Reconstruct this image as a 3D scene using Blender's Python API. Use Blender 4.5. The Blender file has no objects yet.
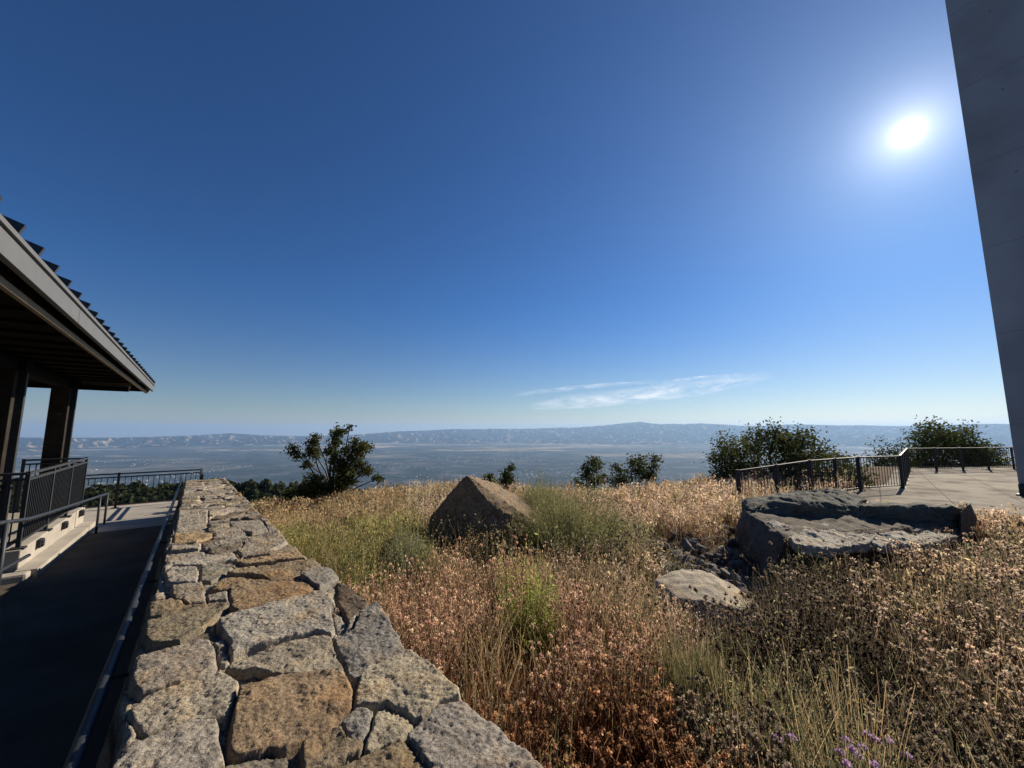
import bpy, bmesh, math, random
import numpy as np
from mathutils import Vector, Matrix, noise as mnoise
from math import radians as R

rng = np.random.default_rng(7)
random.seed(7)
sc = bpy.context.scene
col = sc.collection

# ------------------------------------------------------------------ camera, world, sun, exposure
F_PX, PITCH, CAM_Z = 385.0, 6.8, 1.65
cam_d = bpy.data.cameras.new('camera')
cam_d.sensor_fit = 'HORIZONTAL'; cam_d.sensor_width = 36.0
cam_d.lens = 36.0 * F_PX / 1024.0
cam_d.clip_start = 0.05; cam_d.clip_end = 400000.0
cam = bpy.data.objects.new('camera', cam_d); col.objects.link(cam)
cam.location = (0, 0, CAM_Z); cam.rotation_euler = (R(90 + PITCH), 0, 0)
sc.camera = cam

SUN_AZ, SUN_EL = 48.3, 29.1            # azimuth clockwise from +Y
sun_dir = Vector((math.sin(R(SUN_AZ)) * math.cos(R(SUN_EL)), math.cos(R(SUN_AZ)) * math.cos(R(SUN_EL)), math.sin(R(SUN_EL))))

world = bpy.data.worlds.new('World'); sc.world = world; world.use_nodes = True
wn, wl = world.node_tree.nodes, world.node_tree.links
bg = wn['Background']
sky = wn.new('ShaderNodeTexSky'); sky.sky_type = 'NISHITA'; sky.sun_disc = False
sky.sun_elevation = R(SUN_EL); sky.sun_rotation = R(SUN_AZ)
sky.altitude = 1000.0; sky.air_density = 1.0; sky.dust_density = 0.3; sky.ozone_density = 2.5
bg.inputs['Strength'].default_value = 0.05
# bright air round the sun's direction (forward scattered light) added to the sky's own radiance
tc = wn.new('ShaderNodeTexCoord')
dot = wn.new('ShaderNodeVectorMath'); dot.operation = 'DOT_PRODUCT'; dot.inputs[1].default_value = sun_dir
wl.new(tc.outputs['Generated'], dot.inputs[0])
def wmath(op, a, b=None):
    n = wn.new('ShaderNodeMath'); n.operation = op
    for i, v in enumerate((a, b)):
        if v is None: continue
        if isinstance(v, (int, float)): n.inputs[i].default_value = v
        else: wl.new(v, n.inputs[i])
    return n.outputs[0]
clampd = wmath('MAXIMUM', wmath('MINIMUM', dot.outputs['Value'], 1.0), -1.0)
ang = wmath('MULTIPLY', wmath('ARCCOSINE', clampd), 57.29578)
def lobe(amp, width, power=2.0):
    return wmath('MULTIPLY', wmath('EXPONENT', wmath('MULTIPLY', wmath('POWER', wmath('DIVIDE', ang, width), power), -1.0)), amp)
GLOW = wmath('ADD', lobe(300.0, 0.55), wmath('ADD', lobe(17.0, 1.7, 0.95), lobe(2.7, 12.0, 1.0)))
glow_rgb = wn.new('ShaderNodeVectorMath'); glow_rgb.operation = 'SCALE'; glow_rgb.inputs[0].default_value = (1.0, 0.98, 0.95)
wl.new(GLOW, glow_rgb.inputs['Scale'])
tint = wn.new('ShaderNodeVectorMath'); tint.operation = 'MULTIPLY'; tint.inputs[1].default_value = (0.43, 0.86, 1.30)
sc_in = wn.new('ShaderNodeVectorMath'); sc_in.operation = 'SCALE'; sc_in.inputs['Scale'].default_value = 0.1
gam = wn.new('ShaderNodeGamma'); gam.inputs['Gamma'].default_value = 1.14
sc_out = wn.new('ShaderNodeVectorMath'); sc_out.operation = 'SCALE'; sc_out.inputs['Scale'].default_value = 10.0
wl.new(sky.outputs[0], sc_in.inputs[0]); wl.new(sc_in.outputs[0], gam.inputs['Color']); wl.new(gam.outputs[0], sc_out.inputs[0])
wl.new(sc_out.outputs[0], tint.inputs[0])
sepz = wn.new('ShaderNodeSeparateXYZ'); wl.new(tc.outputs['Generated'], sepz.inputs[0])
hmix = wn.new('ShaderNodeMapRange'); hmix.interpolation_type = 'SMOOTHSTEP'; hmix.inputs['From Min'].default_value = 0.0; hmix.inputs['From Max'].default_value = 0.34
wl.new(sepz.outputs['Z'], hmix.inputs['Value'])
tmix = wn.new('ShaderNodeMix'); tmix.data_type = 'RGBA'; tmix.inputs[6].default_value = (0.92, 0.93, 0.98, 1); tmix.inputs[7].default_value = (0.43, 0.86, 1.30, 1)
wl.new(hmix.outputs[0], tmix.inputs[0]); wl.new(tmix.outputs[2], tint.inputs[1])
addn = wn.new('ShaderNodeVectorMath'); addn.operation = 'ADD'
wl.new(tint.outputs[0], addn.inputs[0]); wl.new(glow_rgb.outputs[0], addn.inputs[1])
wl.new(addn.outputs[0], bg.inputs['Color'])

sun_l = bpy.data.lights.new('sun', 'SUN'); sun_l.energy = 5.0; sun_l.angle = R(0.5); sun_l.color = (1.0, 0.88, 0.70)
sun = bpy.data.objects.new('sun', sun_l); col.objects.link(sun)
sun.rotation_euler = sun_dir.to_track_quat('Z', 'Y').to_euler()

sc.view_settings.view_transform = 'Standard'; sc.view_settings.look = 'None'
sc.view_settings.exposure = 0.6; sc.view_settings.gamma = 1.0; sc.view_settings.use_curve_mapping = False
sc.render.engine = 'CYCLES'
cy = sc.cycles
cy.max_bounces = 6; cy.diffuse_bounces = 3; cy.glossy_bounces = 2; cy.transmission_bounces = 3
cy.volume_bounces = 1; cy.transparent_max_bounces = 8
cy.use_denoising = True
try:
    cy.denoiser = 'OPENIMAGEDENOISE'; cy.denoising_input_passes = 'RGB_ALBEDO_NORMAL'; cy.denoising_prefilter = 'NONE'
except Exception: pass
cy.sample_clamp_indirect = 6.0

# ------------------------------------------------------------------ helpers
CP, SP = math.cos(R(PITCH)), math.sin(R(PITCH))
def ray(px, py):
    x = (px - 512.0) / F_PX; y = (384.0 - py) / F_PX
    return Vector((x, CP - SP * y, SP + CP * y))
def at_z(px, py, z):
    r = ray(px, py); t = (z - CAM_Z) / r.z
    return Vector((r.x * t, r.y * t, z))
def at_t(px, py, t):
    r = ray(px, py); return Vector((r.x * t, r.y * t, CAM_Z + r.z * t))

def tag(o, label=None, cat=None, group=None, kind=None):
    if label: o['label'] = label
    if cat: o['category'] = cat
    if group: o['group'] = group
    if kind: o['kind'] = kind
    return o
def link(name, me, mat=None, parent=None):
    o = bpy.data.objects.new(name, me); col.objects.link(o)
    if mat: me.materials.append(mat)
    if parent: o.parent = parent
    return o
def empty(name, loc=(0, 0, 0), rz=0):
    o = bpy.data.objects.new(name, None); col.objects.link(o)
    o.location = loc; o.rotation_euler = (0, 0, rz); o.empty_display_size = 0.2
    return o
def np_mesh(name, V, faces, cols=None, smooth=False):
    """faces: list of (n,k) int arrays"""
    me = bpy.data.meshes.new(name)
    V = np.asarray(V, dtype=np.float32)
    me.vertices.add(len(V)); me.vertices.foreach_set('co', V.ravel())
    if not isinstance(faces, (list, tuple)): faces = [faces]
    loops = np.concatenate([f.ravel() for f in faces]).astype(np.int32)
    tot = np.concatenate([np.full(len(f), f.shape[1], np.int32) for f in faces])
    start = np.concatenate([[0], np.cumsum(tot)[:-1]]).astype(np.int32)
    me.loops.add(len(loops)); me.loops.foreach_set('vertex_index', loops)
    me.polygons.add(len(tot)); me.polygons.foreach_set('loop_start', start); me.polygons.foreach_set('loop_total', tot)
    if smooth: me.polygons.foreach_set('use_smooth', np.ones(len(tot), bool))
    me.update(calc_edges=True)
    if cols is not None:
        a = me.color_attributes.new('Col', 'FLOAT_COLOR', 'POINT')
        c = np.ones((len(V), 4), np.float32); c[:, :3] = cols
        a.data.foreach_set('color', c.ravel())
    return me

# numpy value noise
def _h(ix, iy, iz, seed):
    n = (ix * 374761393 + iy * 668265263 + iz * 1274126177 + seed * 974711) & 0xFFFFFFFF
    n = ((n ^ (n >> 13)) * 1274126177) & 0xFFFFFFFF
    n = ((n ^ (n >> 16)) * 2246822519) & 0xFFFFFFFF
    return ((n ^ (n >> 15)) & 0xFFFFFF) / float(0xFFFFFF)
def vnoise(x, y, z=0.0, seed=0):
    x, y, z = np.broadcast_arrays(np.asarray(x, float), np.asarray(y, float), np.asarray(z, float))
    ix, iy, iz = np.floor(x).astype(np.int64), np.floor(y).astype(np.int64), np.floor(z).astype(np.int64)
    fx, fy, fz = x - ix, y - iy, z - iz
    fx, fy, fz = [f * f * f * (f * (f * 6 - 15) + 10) for f in (fx, fy, fz)]
    r = 0
    for dx in (0, 1):
        wx = fx if dx else 1 - fx
        for dy in (0, 1):
            wy = fy if dy else 1 - fy
            for dz in (0, 1):
                wz = fz if dz else 1 - fz
                r = r + wx * wy * wz * _h(ix + dx, iy + dy, iz + dz, seed)
    return r * 2 - 1
def fbm(x, y, z=0.0, oct=4, seed=0, gain=0.5, lac=2.03):
    a, r, s = 1.0, 0, 0
    x, y, z = np.asarray(x, float), np.asarray(y, float), np.asarray(z, float)
    for i in range(oct):
        r = r + a * vnoise(x, y, z, seed + i * 17); s += a
        a *= gain; x = x * lac + 3.1; y = y * lac + 7.7; z = z * lac + 1.3
    return r / s
def sstep(a, b, x):
    t = np.clip((x - a) / (b - a), 0, 1); return t * t * (3 - 2 * t)

# ------------------------------------------------------------------ materials
def new_mat(name):
    m = bpy.data.materials.new(name); m.use_nodes = True
    return m, m.node_tree.nodes, m.node_tree.links, m.node_tree.nodes['Principled BSDF']
def simple(name, c, rough=0.7, metal=0.0, var=0.12, scale=8.0, bump=0.0, bscale=60.0, spec=None):
    m, n, l, b = new_mat(name)
    t = n.new('ShaderNodeTexCoord'); nz = n.new('ShaderNodeTexNoise'); nz.inputs['Scale'].default_value = scale; nz.inputs['Detail'].default_value = 6
    l.new(t.outputs['Object'], nz.inputs['Vector'])
    rp = n.new('ShaderNodeValToRGB')
    rp.color_ramp.elements[0].position = 0.3; rp.color_ramp.elements[1].position = 0.7
    rp.color_ramp.elements[0].color = (*[v * (1 - var) for v in c], 1); rp.color_ramp.elements[1].color = (*[min(1, v * (1 + var)) for v in c], 1)
    l.new(nz.outputs['Fac'], rp.inputs['Fac']); l.new(rp.outputs['Color'], b.inputs['Base Color'])
    b.inputs['Roughness'].default_value = rough; b.inputs['Metallic'].default_value = metal
    if spec is not None: b.inputs['Specular IOR Level'].default_value = spec
    if bump:
        nb = n.new('ShaderNodeTexNoise'); nb.inputs['Scale'].default_value = bscale; nb.inputs['Detail'].default_value = 5
        l.new(t.outputs['Object'], nb.inputs['Vector'])
        bp = n.new('ShaderNodeBump'); bp.inputs['Strength'].default_value = 1.0; bp.inputs['Distance'].default_value = bump
        l.new(nb.outputs['Fac'], bp.inputs['Height']); l.new(bp.outputs['Normal'], b.inputs['Normal'])
    return m
def plant_mat(name, trans=0.45, rough=0.9):
    m, n, l, b = new_mat(name)
    at = n.new('ShaderNodeAttribute'); at.attribute_name = 'Col'
    d = n.new('ShaderNodeBsdfDiffuse'); tr = n.new('ShaderNodeBsdfTranslucent'); mx = n.new('ShaderNodeMixShader')
    l.new(at.outputs['Color'], d.inputs['Color']); l.new(at.outputs['Color'], tr.inputs['Color'])
    mx.inputs['Fac'].default_value = trans
    l.new(d.outputs[0], mx.inputs[1]); l.new(tr.outputs[0], mx.inputs[2])
    l.new(mx.outputs[0], n['Material Output'].inputs['Surface'])
    n.remove(b)
    return m
def stone_mat(name, use_attr=True, base=(0.3, 0.28, 0.25), speck=0.5, sscale=140.0, bump=0.004, lichen=0.5, stain=0.55):
    m, n, l, b = new_mat(name)
    t = n.new('ShaderNodeTexCoord')
    def noise(scale, det=5, rough=0.6):
        z = n.new('ShaderNodeTexNoise'); z.inputs['Scale'].default_value = scale; z.inputs['Detail'].default_value = det; z.inputs['Roughness'].default_value = rough
        l.new(t.outputs['Object'], z.inputs['Vector']); return z.outputs['Fac']
    def ramp(fac, stops):
        r = n.new('ShaderNodeValToRGB'); e = r.color_ramp.elements
        while len(e) > 1: e.remove(e[-1])
        e[0].position, e[0].color = stops[0][0], (*stops[0][1], 1)
        for p, c in stops[1:]:
            q = e.new(p); q.color = (*c, 1)
        l.new(fac, r.inputs['Fac']); return r.outputs['Color']
    def mix(kind, fac, a, bb):
        x = n.new('ShaderNodeMix'); x.data_type = 'RGBA'; x.blend_type = kind
        if isinstance(fac, float): x.inputs[0].default_value = fac
        else: l.new(fac, x.inputs[0])
        for i, v in ((6, a), (7, bb)):
            if isinstance(v, tuple): x.inputs[i].default_value = (*v, 1)
            else: l.new(v, x.inputs[i])
        return x.outputs[2]
    if use_attr:
        at = n.new('ShaderNodeAttribute'); at.attribute_name = 'Col'; c0 = at.outputs['Color']
    else:
        c0 = base
    g1 = ramp(noise(sscale, 3, 0.75), [(0.36, (0.35,) * 3), (0.47, (0.95,) * 3), (0.56, (1.05,) * 3), (0.66, (1.55,) * 3)])
    c1 = mix('MULTIPLY', speck, c0, g1)
    g2 = ramp(noise(9.0, 6, 0.65), [(0.35, (0.62, 0.60, 0.58)), (0.5, (1.0, 1.0, 1.0)), (0.68, (1.3, 1.22, 1.05))])
    c2 = mix('MULTIPLY', 0.8, c1, g2)
    st = ramp(noise(4.6, 5, 0.7), [(0.50, (0, 0, 0)), (0.66, (1, 1, 1))])
    sst = n.new('ShaderNodeSeparateColor'); l.new(st, sst.inputs[0]); stm = n.new('ShaderNodeMath'); stm.operation = 'MULTIPLY'; stm.inputs[1].default_value = stain; l.new(sst.outputs[0], stm.inputs[0])
    c2 = mix('MULTIPLY', stm.outputs[0], c2, (0.95, 0.68, 0.40))
    lm = ramp(noise(23.0, 6, 0.7), [(0.60, (0, 0, 0)), (0.68, (1, 1, 1))])
    sep = n.new('ShaderNodeSeparateColor'); l.new(lm, sep.inputs[0])
    sm = n.new('ShaderNodeMath'); sm.operation = 'MULTIPLY'; sm.inputs[1].default_value = lichen; l.new(sep.outputs[0], sm.inputs[0])
    c3 = mix('MIX', sm.outputs[0], c2, (0.055, 0.05, 0.045))
    l.new(c3, b.inputs['Base Color']); b.inputs['Roughness'].default_value = 0.92; b.inputs['Specular IOR Level'].default_value = 0.25
    bp = n.new('ShaderNodeBump'); bp.inputs['Strength'].default_value = 1.0; bp.inputs['Distance'].default_value = bump
    l.new(noise(55.0, 8, 0.7), bp.inputs['Height'])
    bp2 = n.new('ShaderNodeBump'); bp2.inputs['Strength'].default_value = 0.8; bp2.inputs['Distance'].default_value = bump * 0.5
    l.new(noise(190.0, 3, 0.6), bp2.inputs['Height']); l.new(bp.outputs['Normal'], bp2.inputs['Normal'])
    l.new(bp2.outputs['Normal'], b.inputs['Normal'])
    return m

M_steel = simple('dark_steel', (0.035, 0.038, 0.042), 0.6, 0.0, 0.2, 12, spec=.25)
M_rail = simple('handrail_steel', (0.035, 0.04, 0.048), 0.5, 0.3, 0.2, 10, spec=.3)
M_fascia = simple('fascia_paint', (0.115, 0.118, 0.12), 0.55, 0.0, 0.06, 5)
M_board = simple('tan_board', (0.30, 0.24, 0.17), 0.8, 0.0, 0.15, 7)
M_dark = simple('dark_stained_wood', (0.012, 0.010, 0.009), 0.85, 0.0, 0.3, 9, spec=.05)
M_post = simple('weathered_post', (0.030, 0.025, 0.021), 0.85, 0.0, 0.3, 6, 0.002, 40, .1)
M_roof = simple('roof_metal', (0.05, 0.055, 0.06), 0.45, 0.4, 0.1, 3)
M_ramp = simple('ramp_asphalt', (0.088, 0.076, 0.060), 0.9, 0, 0.35, 1.6, 0.003, 220, 0.15)
M_conc = simple('concrete', (0.34, 0.31, 0.27), 0.88, 0, 0.2, 2.2, 0.002, 90)
M_stonewall = stone_mat('wall_stone', speck=.85, sscale=110, bump=.006, lichen=.75)
M_plant = plant_mat('dry_plant', 0.58)
M_leaf = plant_mat('leaf', 0.35)

# ------------------------------------------------------------------ wall frame (s along the wall, n across it)
D = Vector((-0.632, 0.775, 0.0)); N = Vector((0.775, 0.632, 0.0))
SLOPE, TOP0 = 0.036, 0.85
def sn(s, n, z): return Vector((D.x * s + N.x * n, D.y * s + N.y * n, z))
def wall_top(s): return TOP0 - SLOPE * s
def ramp_z(s): return -SLOPE * np.minimum(s, 12.2) if isinstance(s, np.ndarray) else -SLOPE * min(s, 12.2)
WALL_S1, WN0, WN1 = 12.9, -0.115, 0.705
def px_to_sn(px, py):
    r = ray(px, py)
    s1 = r.x * D.x + r.y * D.y; n1 = r.x * N.x + r.y * N.y
    t = (CAM_Z - TOP0) / (-(r.z) - SLOPE * s1)       # CAM_Z + r.z t = TOP0 - SLOPE s1 t
    return s1 * t, n1 * t

# ------------------------------------------------------------------ terrain
PLATEAU = np.array([(-60, -60), (-34, -10), (-15.7, 6.5), (-9.9, 11.3), (-6.0, 9.6), (-2, 8.4), (3, 8.3), (6, 9.4), (9.2, 11.6), (12, 12.8), (16.2, 17.0), (23, 18.0), (45, 21), (70, -60)], float)
def poly_sd(P, X, Y):
    """signed distance to polygon: positive inside"""
    d2 = np.full(X.shape, 1e18); inside = np.zeros(X.shape, bool)
    n = len(P)
    for i in range(n):
        ax, ay = P[i]; bx, by = P[(i + 1) % n]
        ex, ey = bx - ax, by - ay
        t = np.clip(((X - ax) * ex + (Y - ay) * ey) / (ex * ex + ey * ey + 1e-12), 0, 1)
        dx, dy = X - ax - ex * t, Y - ay - ey * t
        d2 = np.minimum(d2, dx * dx + dy * dy)
        c = ((ay > Y) != (by > Y)) & (X < ex * (Y - ay) / (ey + 1e-12) + ax)
        inside ^= c
    d = np.sqrt(d2)
    return np.where(inside, d, -d)
PLAZA = np.array([(8.9, 7.0), (7.6, 8.3), (9.0, 10.6), (11.6, 12.2), (16.2, 16.6), (23, 17.6), (44, 20.5), (44, 2), (14, -2)], float)
def ground(X, Y):
    X = np.asarray(X, float); Y = np.asarray(Y, float)
    sd = poly_sd(PLATEAU, X, Y)
    out = np.maximum(-sd, 0)
    s = X * D.x + Y * D.y; n = X * N.x + Y * N.y
    hump = 0.02 * sstep(3.0, 6.5, Y) * sstep(-4.5, -0.5, X) * (1 - sstep(7.0, 8.6, X))
    z = 0.0 + hump - 0.034 * np.clip(s, 0, 14) * (1 - sstep(0.8, 4.5, n)) + 0.06 * fbm(X * 0.6, Y * 0.6, 0, 3, 5)
    z = z - 0.14 * sstep(5.0, 8.5, Y) * (1 - sstep(5.5, 8.0, X))
    z = z - 0.10 * np.clip(-X - 1.5, 0, 6) * sstep(4.0, 9.0, Y)
    # level under plaza and terraces
    pz = sstep(-0.6, 0.5, poly_sd(PLAZA, X, Y))
    z = z * (1 - pz) - 0.03 * pz
    lft = 1 - sstep(-0.1, 0.25, n)
    z = z * (1 - lft) + (ramp_z(np.asarray(s, float)) - 0.06) * lft
    r = np.hypot(X, Y)
    drop = np.where(out < 6, out * out * 0.04, 1.44 + (out - 6) * 0.48)
    az = np.degrees(np.arctan2(X, Y))
    z2 = z - drop
    z2 = z2 + np.minimum(out * 0.05, 40) * fbm(X / 90, Y / 90, 0, 5, 21)
    # wooded spur seen over the terrace fence
    crest = -33 - 0.55 * np.maximum(az + 52, 0) - 0.15 * np.maximum(-52 - az, 0) + 5.0 * fbm(az / 9, r * 0 + 3.3, 0, 4, 9)
    spur = crest - np.abs(r - 340) * 0.42 - 2.2 * np.maximum(az + 20, 0) + 5 * fbm(X / 40, Y / 40, 0, 4, 31)
    z2 = np.where(r > 60, np.maximum(z2, spur), z2)
    floor = -1000 + 12 * fbm(X / 2500, Y / 2500, 0, 3, 41)
    k = 60.0
    zz = np.maximum(z2, floor) + np.where(np.abs(z2 - floor) < k, (k - np.abs(z2 - floor)) ** 2 / (4 * k), 0)
    return zz

# near sheet: fine polar grid continuous out to 90 km
az_ = np.concatenate([np.arange(-180, -75, 5.0), np.arange(-75, 75, 0.5), np.arange(75, 180.1, 5.0)])
rr = [0.0]; r_ = 0.35
while r_ < 76000:
    rr.append(r_); r_ *= 1.035 if r_ < 600 else 1.05
rr = np.array(rr)
A, RR = np.meshgrid(np.radians(az_), rr)
GX, GY = RR * np.sin(A), RR * np.cos(A)
GZ = ground(GX, GY)
nr, na = GX.shape
idx = np.arange(nr * na).reshape(nr, na)
quads = np.stack([idx[:-1, :-1], idx[:-1, 1:], idx[1:, 1:], idx[1:, :-1]], -1).reshape(-1, 4)[:, ::-1]
me = np_mesh('terrain', np.stack([GX, GY, GZ], -1).reshape(-1, 3), quads, smooth=True)
def terrain_mat():
    m, n, l, b = new_mat('terrain')
    g = n.new('ShaderNodeNewGeometry')
    def noise(scale, det=6, rough=0.6, sx=1.0):
        mp = n.new('ShaderNodeMapping'); mp.inputs['Scale'].default_value = (scale * sx, scale, scale)
        l.new(g.outputs['Position'], mp.inputs['Vector'])
        z = n.new('ShaderNodeTexNoise'); z.inputs['Scale'].default_value = 1.0; z.inputs['Detail'].default_value = det; z.inputs['Roughness'].default_value = rough
        l.new(mp.outputs[0], z.inputs['Vector']); return z.outputs['Fac']
    def ramp(fac, stops):
        r = n.new('ShaderNodeValToRGB'); e = r.color_ramp.elements
        while len(e) > 1: e.remove(e[-1])
        e[0].position, e[0].color = stops[0][0], (*stops[0][1], 1)
        for p, c in stops[1:]:
            q = e.new(p); q.color = (*c, 1)
        l.new(fac, r.inputs['Fac']); return r.outputs['Color']
    def mix(fac, a, bb, kind='MIX'):
        x = n.new('ShaderNodeMix'); x.data_type = 'RGBA'; x.blend_type = kind
        if isinstance(fac, float): x.inputs[0].default_value = fac
        else: l.new(fac, x.inputs[0])
        l.new(a, x.inputs[6]); l.new(bb, x.inputs[7]); return x.outputs[2]
    near = ramp(noise(2.3, 8), [(0.3, (0.045, 0.032, 0.022)), (0.55, (0.13, 0.09, 0.06)), (0.75, (0.22, 0.16, 0.11))])
    slope = ramp(noise(0.02, 6), [(0.4, (0.018, 0.024, 0.011)), (0.6, (0.04, 0.042, 0.02))])
    city = ramp(noise(0.00115, 9, 0.72), [(0.36, (0.022, 0.042, 0.05)), (0.48, (0.038, 0.06, 0.072)), (0.56, (0.07, 0.09, 0.105)), (0.66, (0.17, 0.175, 0.17))])  # bluish cast put into the valley colours in place of haze
    street = ramp(noise(0.009, 4, 0.8), [(0.45, (0.5, 0.5, 0.5)), (0.62, (1.1, 1.1, 1.1)), (0.72, (2.6, 2.6, 2.6))])
    city2 = mix(0.8, city, street, 'MULTIPLY')
    fields_mist = ramp(noise(0.00035, 7, 0.6, 0.5), [(0.50, (0, 0, 0)), (0.60, (1, 1, 1))])
    tan = ramp(noise(0.0016, 6, 0.6), [(0.4, (0.08, 0.08, 0.06)), (0.52, (0.34, 0.28, 0.20)), (0.7, (0.48, 0.41, 0.32))])
    # fields appear beyond about 15 km, lightened to paint in the pale mist band
    ln = n.new('ShaderNodeVectorMath'); ln.operation = 'LENGTH'; l.new(g.outputs['Position'], ln.inputs[0])
    mr = n.new('ShaderNodeMapRange'); mr.inputs['From Min'].default_value = 11000; mr.inputs['From Max'].default_value = 22000; l.new(ln.outputs['Value'], mr.inputs['Value'])
    sepf = n.new('ShaderNodeSeparateColor'); l.new(fields_mist, sepf.inputs[0])
    mf = n.new('ShaderNodeMath'); mf.operation = 'MULTIPLY'; l.new(sepf.outputs[0], mf.inputs[0]); l.new(mr.outputs[0], mf.inputs[1])
    valley = mix(mf.outputs[0], city2, tan)
    m1 = n.new('ShaderNodeMapRange'); m1.inputs['From Min'].default_value = 25; m1.inputs['From Max'].default_value = 70; l.new(ln.outputs['Value'], m1.inputs['Value'])
    m2 = n.new('ShaderNodeMapRange'); m2.inputs['From Min'].default_value = 1500; m2.inputs['From Max'].default_value = 3500; l.new(ln.outputs['Value'], m2.inputs['Value'])
    c = mix(m2.outputs[0], mix(m1.outputs[0], near, slope), valley)
    l.new(c, b.inputs['Base Color']); b.inputs['Roughness'].default_value = 1.0; b.inputs['Specular IOR Level'].default_value = 0.05
    return m
terrain = link('terrain', me, terrain_mat()); tag(terrain, kind='structure')

# far range of hills across the valley
def mountains():
    az = np.arange(-62, 64, 0.10); r = np.linspace(27000, 56000, 150)
    sky_px = np.array([-100, 120, 190, 230, 262, 300, 345, 400, 450, 520, 580, 620, 640, 662, 700, 745, 800, 850, 900, 950, 1000, 1100])
    sky_py = np.array([438, 438, 436, 433.5, 435.5, 436.5, 435.5, 431.5, 429.5, 429, 427.5, 424, 421.8, 424.8, 423.5, 426, 424.5, 425.5, 426.5, 425, 424, 425])
    el = []; ap = []
    for x, y in zip(sky_px, sky_py):
        v = ray(x, y); ap.append(math.degrees(math.atan2(v.x, v.y))); el.append(v.z / math.hypot(v.x, v.y))
    el = np.interp(az, ap, el) + 0.0016 * fbm(az / 2.2, az * 0, 0, 4, 19) * sstep(-45, -10, az)
    Am, Rm = np.meshgrid(np.radians(az), r)
    X, Y = Rm * np.sin(Am), Rm * np.cos(Am)
    E = np.broadcast_to(el, Rm.shape)
    ridge_r = 44000 + 1500 * fbm(az / 9, az * 0, 0, 3, 3)
    ridge_r = np.broadcast_to(ridge_r, Rm.shape)
    peak = CAM_Z + E * ridge_r + 1000
    prof = np.where(Rm < ridge_r, sstep(31000, 44500, Rm) ** 1.15, 1 - 0.5 * sstep(0, 12000, Rm - ridge_r))
    rid = 1 - np.abs(fbm(X / 2600, Y / 2600, 0, 6, 77))* 2.0
    rid2 = 1 - np.abs(fbm(X / 900, Y / 900, 0, 4, 97)) * 2.0
    Z = -1000 + peak * prof
    atten = sstep(29000, 35000, Rm) * (1 - 0.72 * np.exp(-((Rm - ridge_r) / 1800.0) ** 2))
    Z = Z + (rid - 0.55) * 800 * atten + (rid2 - 0.5) * 420 * atten
    low = sstep(27000, 30000, Rm) * (1 - sstep(33000, 37000, Rm)) * (np.maximum(fbm(X / 3500, Y / 3500, 0, 5, 55), 0) * 420)
    Z = Z + low - 40
    # never above the sight line of the skyline
    Z = np.minimum(Z, CAM_Z + E * Rm + 25)
    nr, na = Z.shape
    idx = np.arange(nr * na).reshape(nr, na)
    q = np.stack([idx[:-1, :-1], idx[:-1, 1:], idx[1:, 1:], idx[1:, :-1]], -1).reshape(-1, 4)[:, ::-1]
    me = np_mesh('hills', np.stack([X, Y, Z], -1).reshape(-1, 3), q, smooth=True)
    m, n, l, b = new_mat('far_hills')
    g = n.new('ShaderNodeNewGeometry')
    z = n.new('ShaderNodeTexNoise'); z.inputs['Scale'].default_value = 0.0019; z.inputs['Detail'].default_value = 8; z.inputs['Roughness'].default_value = 0.65
    l.new(g.outputs['Position'], z.inputs['Vector'])
    r_ = n.new('ShaderNodeValToRGB'); e = r_.color_ramp.elements
    e[0].position = 0.535; e[0].color = (0.006, 0.011, 0.012, 1); e[1].position = 0.60; e[1].color = (0.32, 0.24, 0.16, 1)
    l.new(z.outputs['Fac'], r_.inputs['Fac']); l.new(r_.outputs['Color'], b.inputs['Base Color']); b.inputs['Roughness'].default_value = 1.0
    b.inputs['Specular IOR Level'].default_value = 0.0
    o = link('hills', me, m); tag(o, kind='structure')
mountains()

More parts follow.
